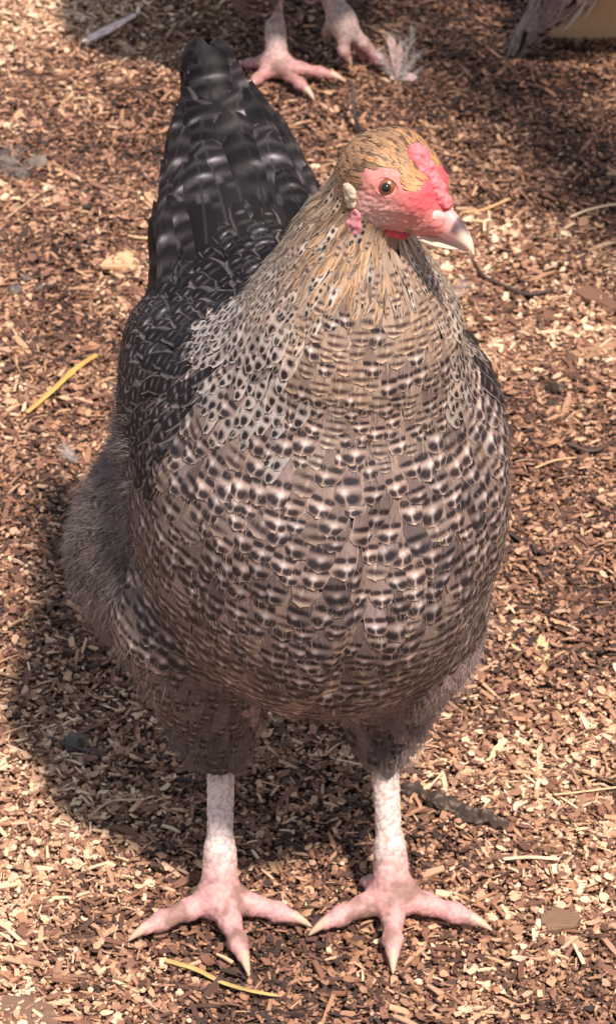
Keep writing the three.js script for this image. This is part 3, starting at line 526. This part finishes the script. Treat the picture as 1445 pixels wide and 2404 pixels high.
mesh('lower_beak', loft([onMid(1000, 542), onMid(1035, 560), onMid(1065, 572), onMid(1092, 584)], [onMid(992, 556), onMid(1028, 572), onMid(1060, 581), onMid(1091, 588)], [0.0058, 0.0050, 0.0034, 0.0006], () => [0.74, 0.55, 0.43]), hornMat, hen);
const mirrored = (p) => { const [f, u, s] = toHead(p); return HL(f, u, -s); };
function blob(name, list, rgb, vary, h = 0.0006, rough = 0.45) {
  const F = union(list.map(([c, r, k, n]) => { if (!n) return [ell(c, [r, r, r]), k ?? 0.003]; const u = hU.clone().addScaledVector(n, -hU.dot(n)).normalize(); return [ell(c, r, n, u, V().crossVectors(u, n)), k ?? 0.003]; }));
  const lo = list[0][0].clone(), hi = lo.clone(); for (const [c, r] of list) { const R = Array.isArray(r) ? Math.max(...r) : r; lo.min(c.clone().subScalar(R + 0.003)); hi.max(c.clone().addScalar(R + 0.003)); }
  const g = nets(F, lo, hi, h), p = g.attributes.position, n = g.attributes.normal;
  for (let i = 0; i < p.count; i++) { const e = vary * (fbm(p.getX(i) * 420, p.getY(i) * 420, p.getZ(i) * 420) - 0.5); p.setXYZ(i, p.getX(i) + n.getX(i) * e, p.getY(i) + n.getY(i) * e, p.getZ(i) + n.getZ(i) * e); }
  g.computeVertexNormals(); paint(g, (x, y, z) => { const k = 0.78 + 0.44 * fbm(x * 500, y * 500, z * 500); return [rgb[0] * k, rgb[1] * k, rgb[2] * k]; });
  return mesh(name, g, std({ vertexColors: true, roughness: rough }), hen);
}
blob('comb', [[982, 352, 0.0034], [990, 366, 0.0040], [1000, 384, 0.0034], [1009, 402, 0.0038], [1020, 422, 0.0032], [1033, 443, 0.0032], [1046, 462, 0.0026], [1056, 476, 0.0022]].map(([x, y, r], i) => { const p = onMid(x, y); p.addScaledVector(hU, -0.0018 + (i % 2) * 0.0008).addScaledVector(hF, -0.0010); return [p, r * 0.95, 0.0042]; }), [0.76, 0.19, 0.21], 0.0026, 0.0005, 0.6);
const onHead = (px, py) => { const p = march(torso, px, py); return [p, grad(torso, p)]; };
const flip = (n) => n.clone().addScaledVector(hR, -2 * n.dot(hR));
for (const far of [false, true]) {
  const at = (px, py) => { const [p, n] = onHead(px, py); return far ? [mirrored(p), flip(n)] : [p, n]; };
  { const [p, n] = at(906, 440), c = p.clone().addScaledVector(n, -0.0030), R = 0.0045;
    const lookQ = new THREE.Quaternion().setFromUnitVectors(V(0, 0, 1), n);
    const eye = mesh('eye', new THREE.SphereGeometry(R, 28, 20), new THREE.MeshPhysicalMaterial({ color: new THREE.Color().setRGB(0.27, 0.09, 0.028), roughness: 0.25, clearcoat: 1, clearcoatRoughness: 0.04 }), hen); eye.position.copy(c);
    const pupil = mesh('pupil', new THREE.SphereGeometry(0.0023, 20, 14), new THREE.MeshPhysicalMaterial({ color: new THREE.Color().setRGB(0.006, 0.004, 0.004), roughness: 0.15, clearcoat: 1, clearcoatRoughness: 0.03 }), eye); pupil.position.copy(n).multiplyScalar(R - 0.0013); pupil.scale.set(1, 1, 1);
    const lid = shift(new THREE.TorusGeometry(0.0045, 0.00065, 10, 40), (q) => V(q.x * 1.12, q.y * 0.94, q.z - 0.02 * q.x * q.x / 0.005)); const e = mesh('eyelid', lid, std({ rgb: [0.60, 0.22, 0.19], roughness: 0.5 }), hen); e.position.copy(p).addScaledVector(n, -0.0006);
    const U = hU.clone().addScaledVector(n, -hU.dot(n)).normalize(), X = V().crossVectors(U, n); e.quaternion.setFromRotationMatrix(new THREE.Matrix4().makeBasis(X, U, n)); }
  { const [p, n] = at(822, 448); blob('earlobe', [[p.clone().addScaledVector(n, 0.0006), [0.0042, 0.0038, 0.0013], 0.002, n], [p.clone().addScaledVector(hU, -0.0045).addScaledVector(hF, 0.0016), [0.0034, 0.0036, 0.0012], 0.002, n]], [0.66, 0.53, 0.38], 0.0022, 0.0006, 0.75); }
  { const [p, n] = at(832, 515); blob('ear_wattle', [[p.clone().addScaledVector(n, 0.0006), [0.0030, 0.0066, 0.0010], 0.003, n], [p.clone().addScaledVector(hU, -0.005).addScaledVector(hF, 0.0018), [0.0030, 0.0040, 0.0010], 0.003, n]], [0.70, 0.27, 0.30], 0.0022, 0.0006, 0.6); }
  { const [p, n] = at(934, 545); blob('wattle', [[p.clone().addScaledVector(n, 0.0002), [0.0056, 0.0016, 0.0013], 0.003, n], [p.clone().addScaledVector(hU, -0.0020).addScaledVector(n, 0.0002), [0.0034, 0.0024, 0.0010], 0.003, n]], [0.52, 0.05, 0.075], 0.0014, 0.0005, 0.6); }
  { const [p, n] = at(1030, 507); blob('nostril_lobe', [[p.clone().addScaledVector(n, -0.0004), [0.0042, 0.0022, 0.0014], 0.003, n], [p.clone().addScaledVector(hF, -0.004).addScaledVector(n, -0.0004), [0.0032, 0.0016, 0.0011], 0.003, n]], [0.80, 0.42, 0.38], 0.0012); }
}
function clawGeo(a, b, R) {                                    // tapering curved claw from a to b
  const mid = a.clone().lerp(b, 0.5).add(V(0, 0.0012, 0)), c = new THREE.QuadraticBezierCurve3(a, mid, b), g = new THREE.TubeGeometry(c, 10, 1, 10, false), p = g.attributes.position;
  for (let i = 0; i <= 10; i++) { const o = c.getPoint(i / 10), k = R * Math.pow(1 - i / 10, 0.7) + 0.0002; for (let j = 0; j <= 10; j++) { const n = i * 11 + j; p.setXYZ(n, o.x + (p.getX(n) - o.x) * k, o.y + (p.getY(n) - o.y) * k, o.z + (p.getZ(n) - o.z) * k); } }
  g.computeVertexNormals(); return g;
}
const clawMat = std({ rgb: [0.62, 0.43, 0.31], roughness: 0.45 });
const clawsOf = (leg, parent, s = 1) => leg.toes.forEach((_, n) => { const q = leg.joints ? leg.joints[n] : toeJoints(leg, n); mesh('claw', clawGeo(q[3].clone().lerp(q[2], 0.1).add(V(0, 0.0006, 0)), q[4].clone().setY(Math.max(0.0026, q[4].y - 0.0018)), 0.0029 * s), clawMat, parent); });
legs.forEach((l) => clawsOf(l, hen));
//CUT4
// ---------------------------------------------------------------- the other hens, mostly above the frame
const thighless = bodyParts.slice(0, -2), headNames = ['upper_beak', 'lower_beak', 'eye', 'eyelid', 'comb', 'earlobe', 'ear_wattle', 'wattle', 'nostril_lobe', 'head_plumage'];
const coat = new Feathers(), coatDown = new Down();
{ const r0 = rng(91); growFeathers(skinGeo, 41, (q, nn, reg, r) => { if (reg === 'head') return; const [L, W, o] = sizeOf[reg], [cell, tint] = look(reg, q, nn, r), dir = flow(q, nn, reg, r), side = V().crossVectors(dir, nn).normalize(); coat.add(torso, q.clone().addScaledVector(dir, -L * 0.7), dir, side, L * 1.5, W * 1.5, { ...o, nv: 4, cell, tint }, r0); }, 1.45); }
const coatGeo = coat.geo();
function otherHen(rot, pos, legsW, label) {                    // legsW in the axes of the place
  const h = new THREE.Group(); h.name = numbered('hen'); h.position.copy(pos); h.rotation.y = rot; scene.add(h); h.updateMatrixWorld(); tag(h, label, 'hen');
  const inv = h.matrixWorld.clone().invert(), ls = legsW.map((l) => ({ s: 0.8, K: l.K.clone().applyMatrix4(inv), A: l.A.clone().applyMatrix4(inv), toes: l.joints, joints: l.joints.map((q) => q.map((p) => p.clone().applyMatrix4(inv))) }));
  const save = torso; const field = union([...thighless, ...ls.map((l, i) => [cone(hips[i], l.K, 0.046, 0.0115), 0.022]), ...tailParts.map(([f, k]) => [f, k || 0.035]), ...headParts.map(([f, k]) => [f, k || 0.012])]);
  const g = [paint(nets(field, V(-0.18, 0.05, -0.24), V(0.18, 0.49, 0.17), 0.0055), () => plume), ...ls.map((l) => legGeo(l, 0.8, [0.72, 0.66, 0.66]))];
  mesh('body', mergeGeometries(g), bodyMat, h); mesh('plumage', coatGeo, featherMat, h).userData.kind = 'stuff';
  hen.children.filter((c) => headNames.includes(c.name)).forEach((c) => h.add(c.clone()));
  ls.forEach((l) => clawsOf(l, h, 0.85)); return h;
}
const footZ = atY(645, 170, 0).z;
const jointsFlat = (A, tips) => tips.map(([px, py], n) => toeJoints({ A, toes: tips }, n));
{
  const A = atY(646, 128, 0.018), tips = [[578, 213], [738, 230], [812, 187], [550, 153]], std1 = { K: atZ(646, -150, footZ - 0.03), A, joints: jointsFlat(A, tips) };
  const z = footZ - 0.005, P = (x, y, dz = 0) => atZ(x, y, z + dz), A2 = P(800, 45), up = { K: P(700, -150, -0.02), A: A2, joints: [[A2, P(852, 102), P(890, 142), P(925, 166), P(952, 182)], [A2, P(806, 88, 0.005), P(806, 118, 0.008), P(816, 138, 0.008), P(826, 154, 0.008)], [A2, P(835, 100, -0.01), P(855, 130, -0.012), P(872, 148, -0.012), P(884, 158, -0.012)], [A2, P(775, 60, -0.012), P(768, 74, -0.016), P(764, 86, -0.018), P(762, 96, -0.02)]] };
  otherHen(0.66, V(0.006, -0.012, footZ + 0.012), [std1, up], 'hen striding past at the top edge of which only the pink legs show');
}
const legsAt = (x, z) => [-0.04, 0.04].map((dx, i) => { const A = V(x + dx, 0.016, z + (i ? -0.02 : 0.02)); return { K: A.clone().add(V(0, 0.075, -0.012)), A, joints: [[-0.045, 0.035], [0.0, 0.06], [0.045, 0.035], [0.0, -0.032]].map(([ax, az]) => [0, 0.36, 0.68, 0.9, 1].map((t) => V(A.x + ax * t, lerp(0.0105, 0.0045, t), A.z + az * t))) }; });
{
  const hx = 0.365, hz = -0.845, h = otherHen(-0.5, V(hx, 0, hz), legsAt(hx, hz), 'hen in the top right corner of which only a lowered grey brown wing shows');
  const tip = atY(1208, 118, 0.004).clone(), root = atZ(1490, -260, -0.866), mid = root.clone().lerp(tip, 0.55).add(V(0.003, 0.004, 0.006));
  h.updateMatrixWorld(); const inv = h.matrixWorld.clone().invert(); [tip, root, mid].forEach((p) => p.applyMatrix4(inv));
  const F = union([[cone(root, mid, 0.034, 0.017), 0], [cone(mid, tip, 0.017, 0.003), 0.015], [cone(root, root.clone().add(V(0.07, 0.05, 0.01).applyAxisAngle(V(0, 1, 0), 0.5)), 0.034, 0.04), 0.02]]), ax = tip.clone().sub(root).normalize();
  const wing = mesh('wing', paint(nets(F, V().copy(root).min(tip).subScalar(0.06), V().copy(root).max(tip).addScalar(0.06), 0.005), () => plume), bodyMat, h);
  const p = wing.geometry.attributes.position, n = wing.geometry.attributes.normal, r = rng(7), fs = new Feathers(), dn = new Down(), used2 = [];
  for (let k = 0; k < 6000; k++) { const i = Math.floor(r() * p.count), q = V(p.getX(i), p.getY(i), p.getZ(i)), nn = V(n.getX(i), n.getY(i), n.getZ(i)); if (used2.some((o) => o.distanceTo(q) < 0.0075)) continue; used2.push(q);
    const d = ax.clone().addScaledVector(V(r() - 0.5, r() - 0.5, r() - 0.5), 0.3); d.addScaledVector(nn, -d.dot(nn)).normalize(); const s = V().crossVectors(d, nn).normalize(), kk = 0.9 + 0.5 * r(); fs.add(F, q.clone().addScaledVector(d, -0.02), d, s, 0.045, 0.010, { cell: r() < 0.75 ? 7 : 1, tint: [kk * 1.6, kk * 1.5, kk * 1.5], lift1: 0.002, nv: 5, rag: 0.15 }, r);
    for (let m = 0; m < 12; m++) dn.add(q.clone().addScaledVector(d, 0.02 * r()).addScaledVector(nn, 0.002), d.clone().addScaledVector(nn, 0.3).normalize(), d, 0.012, 0.0002, [0.42, 0.36, 0.33], r); }
  mesh('feathers', fs.geo(), featherMat, wing).userData.kind = 'stuff'; mesh('down', dn.geo(), downMat, wing).userData.kind = 'stuff';
}
//CUT5
// ---------------------------------------------------------------- board and wall
{
  const p = atY(1380, 126, 0.0), ply = dataTex(256, 256, (u, v) => { const k = 0.86 + 0.2 * fbm(u * 5, v * 46, 3) - 0.1 * noise(u * 30, v * 30); return [0.86 * k, 0.53 * k, 0.29 * k]; });
  const b = mesh('plywood_board', new THREE.BoxGeometry(1.0, 0.46, 0.012), std({ map: ply, roughness: 0.8 }), scene); b.name = 'plywood_board'; b.position.set(p.x + 0.47, 0.19, p.z - 0.012); b.rotation.y = -0.05;
  tag(b, 'plain tan plywood board standing behind the litter in the top right corner', 'board');
  const postTex = woodTex.clone(); postTex.repeat.set(1, 6); postTex.needsUpdate = true;
  const w = mesh('post', new THREE.CylinderGeometry(0.048, 0.055, 2.6, 20), std({ rgb: [0.3, 0.2, 0.13], roughness: 0.9, map: postTex }), scene); w.name = 'post'; w.position.set(0.535, 1.3, -0.06); tag(w, 'round wooden post whose shade falls across the litter at the top right', 'post');
}
//CUT6
// ---------------------------------------------------------------- straws, twigs, feathers and droppings lying about
const onLitter = (px, py, up = 0.0075) => { const p = atY(px, py, 0.004); p.y = gh(p.x, p.z) + up; return p; };
function straw(name, pts, w, rgb, label, category, o = {}) {
  const P = pts.map(([x, y, up]) => onLitter(x, y, up ?? 0.0085)), c = new THREE.CatmullRomCurve3(P), n = 26, m = 8, pos = [], col = [], idx = [], r = rng(pts[0][0]);
  for (let i = 0; i <= n; i++) {
    const s = i / n, a = c.getPoint(s), t = c.getTangent(s), side = V(t.z, 0, -t.x).normalize(), k = w * (o.taper ? lerp(1, o.taper, s) : 1) * (s < 0.03 || s > 0.97 ? 0.75 : 1) * (1 + (o.node && Math.abs(s - o.node) < 0.03 ? 0.3 : 0)), v = 0.8 + 0.4 * noise(s * 9, w * 1e4);
    for (let j = 0; j < m; j++) { const q = j / m * 6.2832, e = 1 + (o.rough ?? 0) * (r() - 0.5), x = a.clone().addScaledVector(side, Math.cos(q) * k * e).add(V(0, Math.sin(q) * k * (o.flat ?? 0.6) * e, 0)); pos.push(x.x, x.y, x.z); const st = 0.85 + 0.3 * noise(j * 1.7, s * 3, w * 900); col.push(rgb[0] * v * st, rgb[1] * v * st, rgb[2] * v * st); }
  }
  for (let i = 0; i < n; i++) for (let j = 0; j < m; j++) { const a = i * m + j, b = i * m + (j + 1) % m; idx.push(a, b, a + m, b, b + m, a + m); }
  for (let j = 1; j < m - 1; j++) { idx.push(0, j + 1, j); const b = n * m; idx.push(b, b + j, b + j + 1); }
  const g = new THREE.BufferGeometry(); g.setAttribute('position', new THREE.Float32BufferAttribute(pos, 3)); g.setAttribute('color', new THREE.Float32BufferAttribute(col, 3)); g.setIndex(idx); g.computeVertexNormals();
  return tag(mesh(name, g, strawMat), label, category);
}
const strawMat = std({ vertexColors: true, roughness: 0.55, side: THREE.DoubleSide });
straw('straw', [[62, 948], [120, 902], [175, 858], [226, 815]], 0.0016, [0.62, 0.36, 0.10], 'golden straw lying left of the hen beside her wing', 'straw', { node: 0.6, flat: 0.3, taper: 1.4, rough: 0.25 });
straw('straw', [[388, 2248], [455, 2268], [520, 2300], [590, 2322], [652, 2332]], 0.0017, [0.50, 0.36, 0.13], 'yellow green straw in front of the left foot at the bottom', 'straw', { flat: 0.3, taper: 0.6, rough: 0.3 });
straw('straw', [[1338, 502], [1380, 488], [1445, 480], [1500, 484]], 0.0011, [0.80, 0.58, 0.36], 'pale bent straw at the right edge level with the beak', 'straw');
straw('straw', [[1255, 1100], [1300, 1083], [1352, 1062]], 0.0008, [0.62, 0.38, 0.2], 'thin tan straw right of the hen halfway up the right side', 'straw');
straw('straw', [[1300, 1857], [1360, 1850], [1450, 1842]], 0.0007, [0.74, 0.48, 0.26], 'thin pale straw at the right edge above the feet', 'straw');
straw('straw', [[1090, 492], [1130, 483], [1195, 462]], 0.0013, [0.6, 0.34, 0.16], 'short brown straw just right of the beak top', 'straw');
straw('straw', [[300, 556], [330, 562], [372, 560]], 0.0012, [0.58, 0.38, 0.2], 'short straw left of the tail base on the sunny litter', 'straw');
straw('straw', [[20, 520], [90, 470], [130, 430]], 0.0007, [0.55, 0.34, 0.2], 'thin straw lying near the left edge beside the tail', 'straw');
straw('straw', [[215, 1900], [260, 1870], [330, 1868]], 0.0007, [0.6, 0.42, 0.26], 'thin straw in the shadow left of the left leg', 'straw');
straw('straw', [[1180, 2010], [1240, 2006], [1312, 2012]], 0.0011, [0.82, 0.6, 0.38], 'pale straight straw lying right of the right foot', 'straw');
straw('straw', [[790, 1785], [830, 1795], [868, 1806]], 0.0008, [0.7, 0.5, 0.33], 'short pale straw touching the right leg in the shade', 'straw');
straw('twig', [[826, 252, 0.03], [832, 285, 0.016], [846, 304, 0.010], [870, 312, 0.008]], 0.0011, [0.035, 0.02, 0.018], 'dark curved twig sticking up right behind the head', 'twig', { taper: 2 });
straw('twig', [[1112, 590], [1135, 622], [1190, 645], [1240, 660], [1300, 655]], 0.0010, [0.06, 0.035, 0.028], 'dark crooked twig lying right of the beak tip', 'twig', { rough: 0.6, taper: 1.5 });
straw('twig', [[1330, 1030], [1390, 1040], [1440, 1018]], 0.0012, [0.09, 0.05, 0.035], 'dark twig at the right edge level with the breast', 'twig', { rough: 0.5 });
straw('twig', [[115, 1720], [180, 1742], [225, 1760]], 0.001, [0.07, 0.045, 0.035], 'dark thin twig in the shadow at the left', 'twig', { rough: 0.5 });
const barkTex = woodTex.clone(); barkTex.repeat.set(30, 90); barkTex.needsUpdate = true;
function barkPiece(pts0, T, rgb, label, up = 0.0042) {
  const rb = rng(Math.abs(pts0[0][0]) + 3), pts = pts0.flatMap((a, i) => { const b = pts0[(i + 1) % pts0.length]; return [0, 0.25, 0.5, 0.75].map((t) => [lerp(a[0], b[0], t) + (rb() - 0.5) * 11, lerp(a[1], b[1], t) + (rb() - 0.5) * 8]); });           // a flat irregular piece from its outline
  const P = pts.map(([x, y]) => onLitter(x, y, up)), c = V(); P.forEach((p) => c.addScaledVector(p, 1 / P.length));
  const s = new THREE.Shape(); P.forEach((p, i) => s[i ? 'lineTo' : 'moveTo'](p.x - c.x, -(p.z - c.z))); s.closePath();
  const g = new THREE.ExtrudeGeometry(s, { depth: T, bevelEnabled: true, bevelSize: 0.0006, bevelThickness: 0.0006, bevelSegments: 2, curveSegments: 2 }); g.rotateX(-Math.PI / 2);
  const q = g.attributes.position; for (let i = 0; i < q.count; i++) q.setY(i, q.getY(i) + 0.004 * (noise(q.getX(i) * 90, q.getZ(i) * 90, rgb[0] * 50) - 0.5)); g.computeVertexNormals();
  const o = mesh('bark_piece', g, std({ rgb, roughness: 0.9, map: barkTex })); o.position.copy(c); o.rotation.set(0.06, 0, 0.05); return tag(o, label, 'bark piece');
}
barkPiece([[1350, 648], [1375, 650], [1450, 686], [1470, 705], [1430, 700], [1355, 664]], 0.002, [0.24, 0.12, 0.075], 'brown flat bark piece at the right edge below the pale bent straw');
barkPiece([[1338, 806], [1380, 795], [1470, 786], [1470, 812], [1380, 818]], 0.002, [0.42, 0.23, 0.13], 'long reddish bark piece at the right edge beside the shoulder');
barkPiece([[-20, 2330], [60, 2322], [120, 2352], [150, 2404], [120, 2460], [-20, 2460]], 0.003, [0.24, 0.14, 0.095], 'smooth brown bark piece in the bottom left corner', 0.0015);
barkPiece([[1268, 2140], [1310, 2128], [1360, 2140], [1345, 2165], [1290, 2170]], 0.003, [0.25, 0.145, 0.09], 'rounded dull brown bark piece right of the right foot');
barkPiece([[228, 590], [300, 578], [338, 592], [312, 612], [240, 606]], 0.0018, [0.74, 0.45, 0.26], 'broad pale bark flake left of the tail');
barkPiece([[1258, 1505], [1268, 1478], [1280, 1500], [1283, 1538], [1258, 1540]], 0.002, [0.82, 0.58, 0.30], 'yellow pointed bark flake right of the belly');
function clump(list, rgb, label, category, name) {              // lumpy dropping or soil clod
  const F = union(list.map(([x, y, R, up]) => [ell(onLitter(x, y, up ?? 0.007), [R * 1.25, R * 0.8, R]), 0.006])), lo = V(9, 9, 9), hi = V(-9, -9, -9);
  list.forEach(([x, y, R]) => { const p = onLitter(x, y); lo.min(p.clone().subScalar(R * 1.4 + 0.004)); hi.max(p.clone().addScalar(R * 1.4 + 0.004)); });
  const g = nets(F, lo, hi, 0.0011), p = g.attributes.position, n = g.attributes.normal; for (let i = 0; i < p.count; i++) { const x = p.getX(i), y = p.getY(i), z = p.getZ(i), e = 0.009 * (fbm(x * 210, y * 210, z * 210) - 0.5) + 0.003 * (noise(x * 700, y * 700, z * 700) - 0.5); p.setXYZ(i, x + n.getX(i) * e, y + n.getY(i) * e, z + n.getZ(i) * e); } g.computeVertexNormals();
  paint(g, (x, y, z) => { const k = 0.5 + 1.0 * fbm(x * 260, y * 260, z * 260), w = sstep(0.62, 0.72, noise(x * 420, y * 420, z * 420)); return mixc([rgb[0] * k, rgb[1] * k, rgb[2] * k], [0.30, 0.22, 0.17], w * 0.5); });
  return tag(mesh(name, g, std({ vertexColors: true, roughness: 0.97 })), label, category);
}
clump([[968, 1842, 0.0042], [1010, 1862, 0.0046], [1050, 1882, 0.0054], [1095, 1902, 0.0050], [1140, 1915, 0.0040], [1172, 1922, 0.0026]], [0.062, 0.040, 0.030], 'dark brownish dropping lying right of the right leg', 'dropping', 'dropping');
clump([[1300, 905, 0.0036], [1322, 898, 0.0028]], [0.045, 0.028, 0.02], 'dark clod right of the shoulder on the sunny litter', 'clod', 'clod');
clump([[50, 400, 0.0050], [85, 372, 0.0045], [20, 372, 0.0045]], [0.19, 0.15, 0.12], 'grey clod at the left edge beside the tail', 'clod', 'clod');
clump([[165, 1728, 0.0042], [196, 1718, 0.0036]], [0.10, 0.085, 0.07], 'grey green dropping in the shadow at the left', 'dropping', 'dropping');
clump([[60, 640, 0.0028], [90, 655, 0.0026], [30, 668, 0.0028]], [0.13, 0.10, 0.09], 'dark grey dropping at the left edge level with the neck', 'dropping', 'dropping');
function looseFeather(blades, tintK, label) {                   // blades: [root px, tip px, width, cell, lift of the tip]
  const g = new THREE.Group(), o = onLitter(...blades[0][0]); g.name = numbered('loose_feather'); g.position.copy(o); scene.add(g); tag(g, label, 'feather');
  const r = rng(blades[0][0][0]), dn = new Down();
  for (const [a, b, W, cell, up] of blades) {
    const A = onLitter(a[0], a[1], 0.009), B = up ? atZ(b[0], b[1], A.z) : onLitter(b[0], b[1], 0.011), d = B.clone().sub(A), L = d.length(); d.normalize();
    const toC = camDir(A), side = V().crossVectors(d, up ? toC : V(0, 1, 0.25)).normalize(), f = new Feathers(); f.add(null, A.sub(o), d, side, L, W, { cell, tint: tintK, nv: 8, rag: 0.14 }, r); if (W > 0.0045) mesh('vane', f.geo(), featherMat, g);
    for (let i = 0; i < (W > 0.0045 ? 110 : 150); i++) { const s = r(); dn.add(A.clone().addScaledVector(d, L * s), side.clone().multiplyScalar(r() < 0.5 ? -1 : 1).addScaledVector(d, 1.2 * r()).add(V((r() - 0.5) * 1.6, 0.7 * r(), (r() - 0.5) * 1.6)).normalize(), V(r() - 0.5, 0.3 * r(), r() - 0.5).add(d).normalize(), 0.003 + 0.007 * r(), 0.00011, tintK.map((x) => x * 0.17), r); }
  }
  mesh('down', dn.geo(), downMat, g).userData.kind = 'stuff';
}
looseFeather([[[318, 40], [200, 110], 0.008, 7]], [5.0, 4.6, 4.3], 'grey feather with a white tip lying left of the tail at the top');
looseFeather([[[936, 182], [912, 82], 0.0065, 7, 1], [[938, 184], [968, 72], 0.0045, 7, 1], [[930, 186], [978, 128], 0.004, 7, 1], [[915, 180], [978, 174], 0.007, 7, 1], [[925, 180], [888, 124], 0.004, 7, 1], [[932, 184], [940, 100], 0.005, 7, 1]], [4.6, 4.35, 4.1], 'tuft of white grey feathers at the lifted foot of the striding hen');
looseFeather([[[1045, 700], [1088, 664], 0.004, 7, 1]], [3.6, 3.3, 3.0], 'small pale down feather right of the hen neck');
looseFeather([[[8, 420], [52, 350], 0.0042, 7, 1], [[34, 412], [92, 372], 0.004, 7, 1], [[10, 404], [16, 352], 0.004, 7, 1]], [2.0, 1.8, 1.65], 'greyish brown down feather at the left edge beside the tail');
looseFeather([[[180, 1075], [158, 1064], 0.003, 7]], [3.4, 3.1, 2.8], 'tiny white down feather left of the fluffy flank');
//CUT7
renderer.render(scene, camera);
